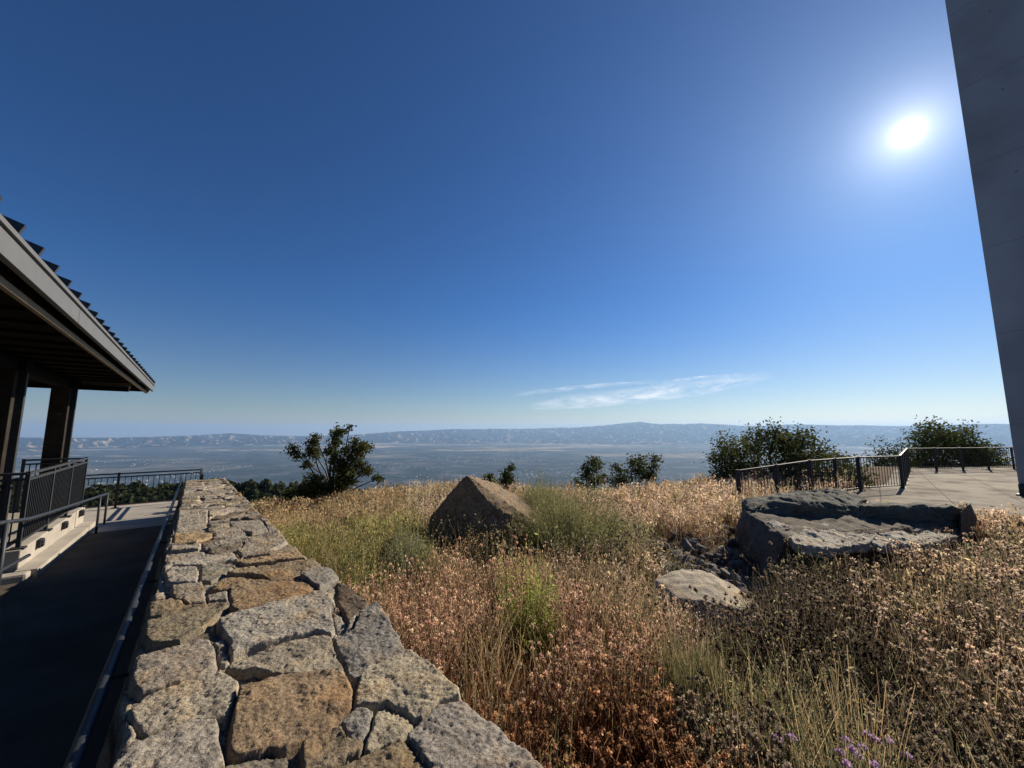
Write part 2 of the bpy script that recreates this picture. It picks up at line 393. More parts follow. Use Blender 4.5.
# ------------------------------------------------------------------ small solid builders
class MB:
    """collects boxes, bars and tubes, builds one mesh object"""
    def __init__(self): self.bm = bmesh.new()
    def box(self, c, x, y, z, bevel=0.0):
        """c centre; x,y,z are half-extent vectors"""
        c, x, y, z = Vector(c), Vector(x), Vector(y), Vector(z)
        vs = [self.bm.verts.new(c + i * x + j * y + k * z) for i in (-1, 1) for j in (-1, 1) for k in (-1, 1)]
        fs = []
        for f in ((0, 1, 3, 2), (4, 6, 7, 5), (0, 4, 5, 1), (2, 3, 7, 6), (0, 2, 6, 4), (1, 5, 7, 3)):
            fs.append(self.bm.faces.new([vs[i] for i in f]))
        if bevel:
            es = list({e for f in fs for e in f.edges})
            bmesh.ops.bevel(self.bm, geom=es, offset=bevel, segments=2, affect='EDGES', profile=0.6)
        return self
    def snbox(self, s0, s1, n0, n1, z0, z1, bevel=0.0):
        c = sn((s0 + s1) / 2, (n0 + n1) / 2, (z0 + z1) / 2)
        return self.box(c, D * abs(s1 - s0) / 2, N * abs(n1 - n0) / 2, Vector((0, 0, abs(z1 - z0) / 2)), bevel)
    def bar(self, p, q, w, h=None, bevel=0.0):
        p, q = Vector(p), Vector(q); h = h or w
        d = (q - p); L = d.length; d.normalize()
        up = Vector((0, 0, 1)) if abs(d.z) < 0.95 else Vector((D.x, D.y, 0))
        x = d.cross(up).normalized(); y = x.cross(d).normalized()
        return self.box((p + q) / 2, d * L / 2, x * w / 2, y * h / 2, bevel)
    def tube(self, pts, r, seg=10, r1=None):
        pts = [Vector(p) for p in pts]; rings = []
        r1 = r if r1 is None else r1
        prev = None
        for i, p in enumerate(pts):
            if i == 0: t = pts[1] - p
            elif i == len(pts) - 1: t = p - pts[-2]
            else: t = (pts[i + 1] - p).normalized() + (p - pts[i - 1]).normalized()
            t.normalize()
            if prev is None:
                a = Vector((0, 0, 1)) if abs(t.z) < 0.9 else Vector((1, 0, 0))
                x = t.cross(a).normalized()
            else:
                x = (prev - t * prev.dot(t)).normalized()
            prev = x; y = t.cross(x)
            rad = r + (r1 - r) * i / (len(pts) - 1)
            rings.append([self.bm.verts.new(p + (x * math.cos(2 * math.pi * k / seg) + y * math.sin(2 * math.pi * k / seg)) * rad) for k in range(seg)])
        for a, b in zip(rings, rings[1:]):
            for k in range(seg):
                f = self.bm.faces.new((a[k], a[(k + 1) % seg], b[(k + 1) % seg], b[k])); f.smooth = True
        self.bm.faces.new(rings[0][::-1]); self.bm.faces.new(rings[-1])
        return self
    def build(self, name, mat, parent=None):
        bmesh.ops.recalc_face_normals(self.bm, faces=self.bm.faces)
        me = bpy.data.meshes.new(name); self.bm.to_mesh(me); self.bm.free()
        o = link(name, me, mat)
        if parent:
            o.parent = parent
            o.matrix_parent_inverse = Matrix.Translation(parent.location).inverted()
        return o

# ------------------------------------------------------------------ the stone wall
G_, T_, B_, Y_, O_, K_ = (0.34, 0.325, 0.31), (0.37, 0.33, 0.27), (0.26, 0.185, 0.11), (0.42, 0.37, 0.27), (0.36, 0.22, 0.095), (0.16, 0.145, 0.13)
ZA = lambda x, y: (100 + x / 4.6545, 620 + y / 4.6545)
ZB = lambda x, y: (300 + x / 4.2667, 600 + y / 4.2667)
ZC = lambda x, y: (130 + x / 4.6545, 540 + y / 4.6545)
ZD = lambda x, y: (140 + x / 5.389, 470 + y / 5.389)
ZP = lambda x, y: (x, y)
STONES = [
 (ZA, [(60,710),(150,610),(300,540),(450,482),(545,480),(560,600),(572,660),(566,850),(-40,850)], G_, .012),
 (ZA, [(150,420),(225,355),(330,325),(420,285),(500,255),(590,255),(640,290),(630,370),(590,450),(540,468),(450,470),(330,510),(240,548),(190,520)], (0.40,0.37,0.31), .006),
 (ZA, [(185,180),(300,150),(440,105),(510,108),(540,150),(530,220),(470,265),(380,295),(250,330),(190,345),(150,300),(170,220)], (0.31,0.285,0.265), .012),
 (ZC, [(75,370),(180,350),(280,310),(400,280),(460,295),(420,340),(340,408),(240,478),(180,480),(90,490),(68,440)], (0.24,0.21,0.15), .004),
 (ZC, [(262,470),(340,416),(400,410),(422,450),(340,476),(275,482)], (0.19,0.16,0.12), -.012),
 (ZA, [(560,130),(590,125),(600,160),(580,205),(555,190)], G_, -.01),
 (ZC, [(405,380),(470,352),(600,317),(760,262),(910,242),(950,290),(970,415),(940,440),(860,428),(700,466),(560,505),(475,538),(470,490),(430,430)], (0.38,0.375,0.36), .014),
 (ZC, [(445,602),(520,562),(700,492),(880,445),(935,450),(960,500),(1010,612),(1000,640),(870,646),(760,636),(660,626),(580,604)], (0.36,0.33,0.27), .006),
 (ZP, [(239.7,691),(260,689),(282.6,680),(314,676),(344.5,676),(354,694),(354,705),(342,716),(321,728),(310.5,733),(285,746),(237.5,756),(229,750),(233,723)], (0.33,0.235,0.14), .012),
 (ZA, [(572,685),(640,655),(760,612),(860,622),(870,642),(840,700),(820,850),(575,850)], (0.24,0.225,0.20), -.006),
 (ZB, [(2,612),(80,562),(180,542),(200,575),(268,592),(272,640),(200,663),(100,722),(20,735),(2,650)], (0.31,0.25,0.165), .008),
 (ZB, [(178,520),(250,458),(312,472),(298,530),(260,588),(222,580)], (0.30,0.30,0.30), -.004),
 (ZB, [(305,560),(330,464),(370,444),(440,480),(478,512),(450,558),(430,592),(350,618),(292,648),(284,636)], (0.39,0.36,0.28), -.002),
 (ZB, [(242,400),(268,312),(302,284),(380,278),(402,244),(480,236),(570,295),(680,392),(680,422),(600,446),(520,494),(480,504),(440,466),(370,432),(330,442),(242,452),(238,430)], (0.42,0.385,0.30), .012),
 (ZB, [(152,172),(230,132),(252,64),(328,24),(366,80),(455,220),(400,238),(350,266),(280,286),(250,326),(212,308),(162,220)], (0.27,0.275,0.28), .008),
 (ZB, [(464,580),(520,514),(600,460),(690,440),(760,492),(850,562),(950,652),(1010,720),(1090,810),(560,860),(520,700),(472,620)], (0.33,0.315,0.31), .014),
 (ZB, [(150,722),(250,674),(350,630),(440,600),(488,642),(526,720),(560,870),(80,870)], (0.27,0.215,0.13), .002),
 (ZP, [(337,580),(352,584),(368,600),(364,608),(349,618),(338,600)], (0.17,0.13,0.10), -.006),
 (ZP, [(333.5,609),(342,613),(346,624),(341,633),(336,626)], G_, -.015),
 (ZC, [(790,162),(870,128),(930,122),(970,160),(940,185),(880,218),(832,190)], (0.25,0.255,0.26), .004),
 (ZC, [(462,318),(520,272),(600,222),(700,184),(800,188),(858,216),(830,238),(740,268),(640,298),(550,322),(500,332)], (0.34,0.225,0.115), .008),
 (ZC, [(377,230),(430,184),(560,180),(685,182),(600,216),(520,262),(480,286),(455,232)], (0.30,0.23,0.14), .0),
 (ZC, [(442,152),(560,138),(700,113),(850,88),(888,110),(800,150),(760,178),(650,180),(590,163),(520,163),(450,163)], (0.31,0.24,0.15), .006),
 (ZC, [(482,100),(620,78),(780,53),(818,84),(740,92),(650,102),(540,114)], (0.42,0.30,0.17), .008),
 (ZC, [(152,130),(190,102),(330,78),(480,64),(508,88),(430,98),(330,117),(220,122),(170,143)], (0.39,0.375,0.35), .008),
 (ZC, [(162,150),(200,124),(310,122),(320,150),(310,192),(220,198),(172,193)], (0.37,0.36,0.345), .002),
 (ZC, [(335,122),(400,107),(480,120),(440,158),(380,186),(326,178)], (0.26,0.265,0.235), -.004),
 (ZC, [(357,242),(450,232),(454,272),(400,277),(357,273)], (0.36,0.34,0.31), -.006),
 (ZC, [(192,212),(330,192),(345,225),(350,282),(270,296),(195,252)], (0.30,0.27,0.235), .002),
 (ZC, [(92,292),(200,268),(260,300),(348,292),(240,312),(150,342),(87,344)], (0.27,0.22,0.15), .0),
 (ZC, [(116,236),(160,227),(165,263),(116,268)], G_, -.01),
 (ZD, [(180,347),(390,344),(394,360),(300,383),(177,393)], (0.42,0.31,0.165), .008),
 (ZD, [(205,236),(365,227),(365,265),(354,334),(187,343)], (0.37,0.355,0.33), .006),
 (ZD, [(367,334),(480,288),(489,310),(440,330),(400,336)], (0.35,0.31,0.24), .004),
 (ZD, [(484,262),(648,262),(688,320),(600,338),(560,328),(500,308)], (0.34,0.33,0.31), .0),
 (ZD, [(342,400),(460,374),(560,362),(578,370),(420,393)], (0.35,0.34,0.31), .004),
 (ZD, [(522,430),(600,374),(760,338),(798,385),(700,438),(550,466)], (0.34,0.315,0.27), .006),
 (ZD, [(372,412),(560,388),(540,420),(400,453),(372,440)], (0.24,0.205,0.165), .0),
 (ZD, [(152,470),(350,438),(358,460),(142,498)], (0.34,0.325,0.30), .004),
 (ZD, [(166,402),(330,395),(320,420),(161,430)], (0.39,0.38,0.36), .0),
 (ZD, [(552,472),(700,448),(840,403),(858,430),(700,457)], (0.29,0.24,0.17), .006),
]
def voronoi_stones(S, Nn, seeds, cols, offs, tl):
    """per-point: distance to border, stone colour, top offset (anisotropic cells)"""
    flat = np.stack([S.ravel(), Nn.ravel()], -1)
    d1 = np.full(len(flat), 1e9); d2 = np.full(len(flat), 1e9); i1 = np.zeros(len(flat), int)
    for i, (a, b) in enumerate(seeds):
        d = np.hypot((flat[:, 0] - a) * 1.35, flat[:, 1] - b)
        new = d < d1
        d2 = np.where(new, d1, np.minimum(d2, d)); i1 = np.where(new, i, i1); d1 = np.where(new, d, d1)
    border = (d2 - d1) * 0.5
    off = offs[i1] + tl[i1, 0] * (flat[:, 0] - seeds[i1, 0]) + tl[i1, 1] * (flat[:, 1] - seeds[i1, 1])
    return border.reshape(S.shape), cols[i1].reshape(S.shape + (3,)), off.reshape(S.shape)
PAL = np.array([G_, T_, B_, Y_, O_, K_, (0.37,0.355,0.33), (0.30,0.27,0.225), (0.24,0.2,0.15), (0.33,0.31,0.28)])
PALW = np.array([3, 3, 1.2, 1.5, .6, .6, 3, 2, 1.2, 3]); PALW = PALW / PALW.sum()
def grid_mesh(name, P, C, mat, parent=None):
    nr, na = P.shape[:2]
    idx = np.arange(nr * na).reshape(nr, na)
    q = np.stack([idx[:-1, :-1], idx[:-1, 1:], idx[1:, 1:], idx[1:, :-1]], -1).reshape(-1, 4)
    me = np_mesh(name, P.reshape(-1, 3), q, C.reshape(-1, 3), smooth=True)
    return link(name, me, mat, parent)

wall_root = empty('stone_wall', (0, 0, 0))
tag(wall_root, 'low wall of rough grey and tan stones beside the ramp', 'stone wall')
def stone_tone(c):
    c = np.array(c); m = c.mean(-1, keepdims=True)
    return (m + (c - m) * .68) * np.array([.80, .745, .665])
PAL = stone_tone(PAL)
def build_wall_top():
    ss = [-1.5]
    while ss[-1] < WALL_S1: ss.append(ss[-1] + 0.0045 * max(1.0, ss[-1] / 2.3 if ss[-1] > 0 else 2.0))
    ss = np.array(ss); ns = np.arange(WN0 - 0.05, WN1 + 0.055, 0.0048)
    S, Nn = np.meshgrid(ss, ns, indexing='ij')
    ws = S + 0.009 * fbm(S * 14, Nn * 14, 0, 2, 1); wn_ = Nn + 0.009 * fbm(S * 14, Nn * 14, 5.5, 2, 2)
    # rubble fill and far stones
    seeds = []
    s = -1.5
    while s < WALL_S1 + .3:
        ds = random.uniform(0.17, 0.30); n = WN0 + random.uniform(-.05, .05)
        while n < WN1 + .1:
            w = random.uniform(0.16, 0.42); seeds.append((s + random.uniform(-.07, .07), n + w / 2)); n += w
        s += ds
    seeds = np.array(seeds); k = len(seeds)
    cols = PAL[rng.choice(len(PAL), k, p=PALW)] * rng.uniform(.85, 1.12, (k, 1))
    offs = rng.uniform(-.018, .018, k); tl = rng.normal(0, .05, (k, 2))
    bd, C, off = voronoi_stones(ws, wn_, seeds, cols, offs, tl)
    inner = np.minimum(wn_ - WN0, WN1 - wn_) + 0.022 * fbm(S * 3.1, np.sign(Nn - .3) * 4.0, 0, 3, 8)
    bd = np.minimum(bd, inner)
    far_lo = px_to_sn(240, 532)[0]
    traced = np.zeros(S.shape, bool)
    near_zone = (S > 0.5) & (S < far_lo)
    for zf, pts, c, o in STONES:
        c = stone_tone(c); P = np.array([px_to_sn(*zf(*p)) for p in pts]); cen = P.mean(0)
        lo, hi = P.min(0) - .06, P.max(0) + .06
        r0, r1 = np.searchsorted(ss, lo[0]), np.searchsorted(ss, hi[0]); c0, c1 = np.searchsorted(ns, lo[1]), np.searchsorted(ns, hi[1])
        sl = (slice(r0, r1), slice(c0, c1))
        if r1 <= r0 or c1 <= c0: continue
        sd = poly_sd(P, ws[sl], wn_[sl])
        take = sd > -0.012
        tilt = rng.normal(0, .035, 2)
        oo = o + tilt[0] * (S[sl] - cen[0]) + tilt[1] * (Nn[sl] - cen[1])
        cc = np.array(c) * rng.uniform(.95, 1.05)
        bd[sl] = np.where(take, np.maximum(sd + .012, 0), bd[sl]); off[sl] = np.where(take, oo, off[sl])
        C[sl] = np.where(take[..., None], cc, C[sl]); traced[sl] |= take
    # the rubble between the traced cap stones sits lower
    fill = near_zone & ~traced
    off = np.where(fill, off - 0.014, off)
    e = sstep(0, 0.011 + 0.0022 * np.maximum(S, 0), bd)
    e = np.where(fill, np.clip(bd / 0.02, 0, 1) ** .6, e)
    rough = 0.013 * fbm(S * 9, Nn * 9, off * 40, 6, 61, .6) + 0.006 * (np.abs(fbm(S * 30, Nn * 30, 0, 4, 71)) - .3)
    strata = 0.004 * np.sin((Nn * 60 + S * 15 + 4 * fbm(S * 5, Nn * 5, 0, 2, 81)))
    H = -0.030 + (0.030 + off) * e + (rough + strata * .3) * e
    # slightly rounded arrises
    grit = 0.0035 * fbm(S * 95, Nn * 95, 0, 3, 141, .7) + 0.0022 * vnoise(S * 170, Nn * 170, 2, 151)
    H = H + grit * e - 0.003 * np.exp(-bd / 0.02) * (bd > 0)
    H = np.where((inner < 0) & ~traced, -0.04 - np.minimum(-inner, 0.05) * 4, H)
    mort = (bd < 0.003)
    C = np.where(mort[..., None], np.array((0.15, 0.13, 0.11)), C)
    Z = wall_top(S) + H
    P3 = np.stack([D.x * S + N.x * Nn, D.y * S + N.y * Nn, Z], -1)
    o = grid_mesh('cap_stones', P3[:, ::-1], C[:, ::-1], M_stonewall, wall_root)
build_wall_top()
def build_wall_face(side):
    ss = np.arange(-1.5, WALL_S1, 0.022); hs = np.arange(-0.5, -0.055, 0.018) if side > 0 else np.arange(-1.05, -0.055, 0.018)
    S, Hh = np.meshgrid(ss, hs, indexing='ij')
    seeds = []; h = -1.05
    while h < 0:
        s = -1.5 + random.uniform(0, .2); dh = random.uniform(.14, .22)
        while s < WALL_S1 + .2:
            w = random.uniform(.2, .42); seeds.append((s + w / 2, h + dh / 2 + random.uniform(-.03, .03))); s += w
        h += dh
    seeds = np.array(seeds); k = len(seeds)
    cols = PAL[rng.choice(len(PAL), k, p=PALW)]; offs = rng.uniform(-.015, .015, k); tl = rng.normal(0, .08, (k, 2))
    bd, C, off = voronoi_stones(S + .02 * fbm(S * 9, Hh * 9, 0, 2, 3), Hh, seeds, cols, offs, tl)
    e = np.clip(bd / .03, 0, 1) ** .5
    out = -0.04 + (0.04 + off) * e + .012 * fbm(S * 12, Hh * 12, 0, 4, 12) - 0.012
    n = (WN0 + 0.0 - out) if side < 0 else (WN1 + out)
    P3 = np.stack([D.x * S + N.x * n, D.y * S + N.y * n, wall_top(S) + Hh], -1)
    if side > 0: P3 = P3[:, ::-1]; C = C[:, ::-1]
    grid_mesh('stone_face', P3, C, M_stonewall, wall_root)
build_wall_face(-1); build_wall_face(1)
end = MB(); end.box(sn(WALL_S1 - .04, .29, wall_top(WALL_S1) - .55), D * .05, N * .385, Vector((0, 0, .46)), .03)
end.build('end_stone', M_conc, wall_root)

# ------------------------------------------------------------------ ramp and terrace (left)
def build_ramp():
    ss = np.concatenate([np.arange(-6, 12.3, 0.4), [12.3, 14, 15.4]]); ns = np.array([-12, -6, -4, -3, -2.4, -1.95, -1.4, -.8, -.3, WN0 - .005])
    S, Nn = np.meshgrid(ss, ns, indexing='ij')
    Z = -SLOPE * np.minimum(S, 12.2)
    # concrete terrace part begins at s = 11.4
    P = np.stack([D.x * S + N.x * Nn, D.y * S + N.y * Nn, Z], -1)
    cut = np.searchsorted(ss, 11.3)
    for nm, sl, mat in (('ramp', slice(0, cut + 1), M_ramp), ('terrace', slice(cut, None), M_conc)):
        Q = P[sl][:, ::-1]; nr, na = Q.shape[:2]; idx = np.arange(nr * na).reshape(nr, na)
        q = np.stack([idx[:-1, :-1], idx[:-1, 1:], idx[1:, 1:], idx[1:, :-1]], -1).reshape(-1, 4)
        o = link(nm, np_mesh(nm, Q.reshape(-1, 3), q), mat); tag(o, kind='structure')
build_ramp()
def build_platform():
    b = MB()
    b.snbox(8.35, 12.3, -9.0, -1.70, -0.6, 0.05, .012)
    o = b.build('pavilion_platform', M_conc); tag(o, kind='structure')
    k = MB()
    # kerb ledge below the platform edge, following the ramp, with a rounded return
    for i in range(16):
        s0 = 8.2 + i * 0.262; s1 = s0 + .262
        zt = -0.19 - 0.021 * (s0 - 8.2)
        c = sn((s0 + s1) / 2, -1.60, (zt - .6) / 2)
        k.box(c, D * .1315, N * .099, Vector((0, 0, (zt + .6) / 2)))
    k.snbox(8.0, 8.198, -9, -1.55, -.7, -0.19, .03)
    o = k.build('kerb', M_conc); tag(o, kind='structure')
build_platform()

# handrail fixed along the wall
hr = empty('wall_handrail', sn(6, WN0 - .08, 0)); tag(hr, 'long round steel handrail fixed along the ramp side of the stone wall', 'handrail')
b = MB(); b.tube([sn(s, WN0 - .085, wall_top(s) - .085) for s in np.linspace(-1.5, 12.3, 40)] + [sn(12.6, WN0 - .085, wall_top(12.6) - .03), sn(12.9, WN0 - .06, wall_top(12.9) + .06)], .020, 12)
b.build('rail', M_rail, hr)
for s in np.arange(0.9, 13, 1.5):
    b = MB(); b.tube([sn(s, WN0 + .02, wall_top(s) - .15), sn(s, WN0 - .085, wall_top(s) - .14), sn(s, WN0 - .085, wall_top(s) - .075)], .009, 8)
    b.build('bracket', M_rail, hr)

# ------------------------------------------------------------------ fences
def fence(name, label, cat, pts, height, post_gap=1.5, pick=0.11, mat=M_steel, foot=True, post_w=.05, second=None, group=None):
    pts = [Vector(p) for p in pts]
    root = empty(name, pts[0]); tag(root, label, cat, group)
    up = Vector((0, 0, 1))
    for a, c in zip(pts, pts[1:]):
        b = MB(); b.bar(a + up * (height - .02), c + up * (height - .02), .05, .035, .006); b.build('top_rail', mat, root)
        b = MB(); b.bar(a + up * .09, c + up * .09, .035, .025); b.build('bottom_rail', mat, root)
        if second:
            b = MB(); b.bar(a + up * (height - second), c + up * (height - second), .04, .03); b.build('middle_rail', mat, root)
        L = (c - a).length; d = (c - a).normalized()
        k = max(1, round(L / pick)); b = MB()
        for i in range(1, k):
            p = a + d * (L * i / k); b.bar(p + up * .09, p + up * (height - (second or .03)), .014, .014)
        b.build('picket_panel', mat, root)
        m = max(1, round(L / post_gap))
        for i in range(m + (1 if (c - pts[-1]).length < 1e-6 else 0)):
            p = a + d * (L * i / m)
            b = MB(); b.bar(p - up * .08, p + up * (height + .01), post_w, post_w, .004)
            if foot: b.box(p + up * .006, d * .07, d.cross(up) * .07, up * .012)
            b.build('post', mat, root)
    return root
TZ = -0.44
fence('terrace_fence', 'dark steel picket fence across the far end of the ramp', 'fence',
      [sn(15.0, -8.5, TZ), sn(15.0, 0.22, TZ), sn(13.05, 0.22, TZ)], 0.93, 1.75, .115, second=.11)
g_z = 0.05
fence('platform_guardrail', 'close picket guardrail on the pavilion platform edge', 'guardrail',
      [sn(8.45, -7.0, g_z), sn(8.45, -1.75, g_z), sn(12.15, -1.75, g_z), sn(12.15, -2.6, g_z)], 1.02, 1.25, .085, second=.10, post_w=.045)
# plates holding the guardrail posts on the platform's face
for i, s in enumerate((9.1, 10.5, 11.8)):
    b = MB(); b.snbox(s - .09, s + .09, -1.699, -1.655, -.085, .03); b.snbox(s - .06, s + .06, -1.655, -1.64, -.08, .02)
    for dz in (-.05, -.01): b.tube([sn(s - .04, -1.64, dz), sn(s - .04, -1.625, dz)], .012, 6)
    o = b.build('bracket_plate', M_steel); tag(o, ['steel bracket plate on the kerb face nearest the platform corner', 'steel bracket plate on the middle of the platform kerb face', 'steel bracket plate on the kerb face nearest the far terrace'][i], 'bracket', 'bracket plates under the guardrail')
# low handrail beside the kerb
lr = empty('kerb_handrail', sn(9, -1.42, 0)); tag(lr, 'bent round handrail on thin posts beside the platform kerb', 'handrail')
pth = [sn(5.2, -2.2, .78), sn(5.9, -1.55, .76), sn(6.3, -1.42, .73), sn(7.0, -1.40, .64)] + [sn(s, -1.39, .64 - (s - 7) * .070) for s in np.linspace(7.6, 12.3, 8)]
b = MB(); b.tube(pth, .022, 10); b.tube([pth[-1], pth[-1] - Vector((0, 0, .65))], .02, 10); b.build('rail', M_rail, lr)
for s in (6.3, 11.5):
    zt = .73 if s < 7 else .64 - (s - 7) * .07
    b = MB(); b.tube([sn(s, -1.40, ramp_z(s) - .05), sn(s, -1.40, zt)], .02, 10); b.build('post', M_rail, lr)
b = MB(); b.tube([sn(s, -1.40, z) for s, z in ((5.2, .3), (6.3, .26), (7.2, .2))], .018, 8); b.build('lower_rail', M_rail, lr)

# ------------------------------------------------------------------ pavilion
pv = empty('pavilion', sn(11, -4, g_z)); tag(pv, 'open sided pavilion with a low ribbed metal roof and dark posts', 'pavilion')
EN, EZ, ES0, ES1 = -1.07, 2.93, -2.0, 15.2
RN, RZ = -6.2, 4.75
sl_v = (Vector((N.x * (RN - EN), N.y * (RN - EN), RZ - EZ)))
def roofpt(s, u, dz=0.0): return sn(s, EN + (RN - EN) * u, EZ + (RZ - EZ) * u + dz)
b = MB()
nrm = D.cross(sl_v).normalized(); nrm = nrm if nrm.z > 0 else -nrm
b.box((roofpt((ES0 + ES1) / 2, .5)) + nrm * .015, D * (ES1 - ES0) / 2, sl_v * .5, nrm * .018)
RN2 = RN - 5
sl2 = Vector((N.x * (RN2 - RN), N.y * (RN2 - RN), EZ - RZ)); n2 = D.cross(sl2).normalized(); n2 = n2 if n2.z > 0 else -n2
b.box(sn((ES0 + ES1) / 2, (RN + RN2) / 2, (EZ + RZ) / 2) + n2 * .015, D * (ES1 - ES0) / 2, sl2 * .5, n2 * .018)
roof = b.build('roof', M_roof, pv)
b = MB(); s = ES0 + .1
while s < ES1:
    b.box(roofpt(s, .495) + nrm * .070, D * .018, sl_v * .503, nrm * .040); s += .42
rb = b.build('seams', M_roof); rb.parent = roof
b = MB(); b.snbox(ES0, ES1 + .02, EN - .01, EN + .035, EZ - .175, EZ + .0, .006); b.snbox(ES0, ES1 + .03, EN + .036, EN + .055, EZ - .012, EZ + .022)
for s in (5.9, 9.4, 12.8): b.snbox(s - .004, s + .004, EN + .035, EN + .037, EZ - .17, EZ - .013)
b.build('fascia', M_fascia, pv)
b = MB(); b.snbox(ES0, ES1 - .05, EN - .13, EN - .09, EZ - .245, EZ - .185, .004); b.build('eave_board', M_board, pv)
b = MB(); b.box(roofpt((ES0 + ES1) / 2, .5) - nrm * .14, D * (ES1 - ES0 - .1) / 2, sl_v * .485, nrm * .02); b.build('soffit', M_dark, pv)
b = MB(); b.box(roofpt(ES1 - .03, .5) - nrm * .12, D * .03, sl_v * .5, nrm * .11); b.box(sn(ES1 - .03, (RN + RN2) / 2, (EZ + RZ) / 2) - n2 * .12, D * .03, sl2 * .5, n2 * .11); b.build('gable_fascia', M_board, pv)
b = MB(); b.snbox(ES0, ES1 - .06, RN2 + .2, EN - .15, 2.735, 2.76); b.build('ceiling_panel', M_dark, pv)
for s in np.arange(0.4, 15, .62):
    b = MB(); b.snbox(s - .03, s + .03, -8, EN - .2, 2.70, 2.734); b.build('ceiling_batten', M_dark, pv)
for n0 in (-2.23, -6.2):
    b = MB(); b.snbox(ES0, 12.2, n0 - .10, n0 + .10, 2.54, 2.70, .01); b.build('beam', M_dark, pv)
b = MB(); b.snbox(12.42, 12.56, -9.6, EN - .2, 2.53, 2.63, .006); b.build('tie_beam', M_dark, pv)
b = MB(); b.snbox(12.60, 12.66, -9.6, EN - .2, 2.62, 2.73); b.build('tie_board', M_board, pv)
def column(s, n, z0=g_z):
    b = MB(); b.snbox(s - .07, s + .07, n - .17, n + .10, z0, 2.70, .008)
    c = b.build('column', M_post, pv)
    def sub(nm, bb, mat):
        o = bb.build(nm, mat); o.parent = c; return o
    b = MB(); b.snbox(s + .16, s + .24, n + .07, n + .165, z0, 2.62, .006); b.snbox(s + .071, s + .16, n - .12, n + .05, z0, 2.6); sub('flange', b, M_steel)
    b = MB(); b.snbox(s - .10, s + .28, n - .20, n + .20, 2.535, 2.705, .01); sub('capital', b, M_dark)
    b = MB(); b.tube([sn(s - .07, n - .02, 1.98), sn(s - .085, n - .02, 1.98)], .028, 8); sub('bolt', b, M_steel)
    b = MB(); b.snbox(s - .10, s + .27, n - .20, n + .20, z0 + .002, z0 + .05, .005); sub('base_plate', b, M_steel)
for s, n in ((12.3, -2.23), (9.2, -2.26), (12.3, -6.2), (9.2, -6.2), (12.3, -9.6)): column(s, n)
# low parapet and table inside
b = MB(); b.snbox(12.05, 12.25, -8.6, -2.75, g_z, .92, .01); o = b.build('parapet_wall', M_conc); tag(o, 'low concrete parapet behind the pavilion posts', 'wall')

# ------------------------------------------------------------------ right: plaza, fence, tower
def build_plaza():
    bm = bmesh.new()
    top = [bm.verts.new((x, y, 0.0)) for x, y in PLAZA]
    bm.faces.new(top); r = bmesh.ops.extrude_face_region(bm, geom=list(bm.faces))
    for v in r['geom']:
        if isinstance(v, bmesh.types.BMVert): v.co.z -= .25
    bmesh.ops.recalc_face_normals(bm, faces=bm.faces)
    me = bpy.data.meshes.new('plaza'); bm.to_mesh(me); bm.free()
    m, n, l, bs = new_mat('plaza_concrete')
    g = n.new('ShaderNodeNewGeometry')
    z = n.new('ShaderNodeTexNoise'); z.inputs['Scale'].default_value = 0.9; z.inputs['Detail'].default_value = 7; z.inputs['Roughness'].default_value = .65
    l.new(g.outputs['Position'], z.inputs['Vector'])
    r_ = n.new('ShaderNodeValToRGB'); e = r_.color_ramp.elements
    e[0].position = .40; e[0].color = (.075, .06, .046, 1); e[1].position = .54; e[1].color = (.245, .222, .185, 1)
    l.new(z.outputs['Fac'], r_.inputs['Fac']); bk = n.new('ShaderNodeTexBrick'); bk.inputs['Scale'].default_value = .42; bk.inputs['Mortar Size'].default_value = .006; bk.offset = 0
    bk.inputs['Color1'].default_value = (1, 1, 1, 1); bk.inputs['Color2'].default_value = (.88, .88, .88, 1); bk.inputs['Mortar'].default_value = (.25, .22, .2, 1)
    mp = n.new('ShaderNodeMapping'); mp.inputs['Rotation'].default_value = (0, 0, .75); l.new(g.outputs['Position'], mp.inputs['Vector']); l.new(mp.outputs[0], bk.inputs['Vector'])
    mxx = n.new('ShaderNodeMix'); mxx.data_type = 'RGBA'; mxx.blend_type = 'MULTIPLY'; mxx.inputs[0].default_value = 1; l.new(r_.outputs[0], mxx.inputs[6]); l.new(bk.outputs['Color'], mxx.inputs[7])
    l.new(mxx.outputs[2], bs.inputs['Base Color']); bs.inputs['Roughness'].default_value = .95
    bs.inputs['Specular IOR Level'].default_value = .2
    o = link('plaza', me, m); tag(o, kind='structure')
build_plaza()
fence('plaza_fence', 'dark steel picket fence bending round the weathered plaza', 'fence',
      [(5.0, 8.7, float(ground(5.0, 8.7)) - .05), (7.4, 9.75, float(ground(7.4, 9.75)) - .02), (9.5, 10.75, 0), (11.1, 11.2, 0), (16.0, 15.8, 0), (26.5, 17.4, 0)], 0.92, 1.35, .11, second=.0, post_w=.075)

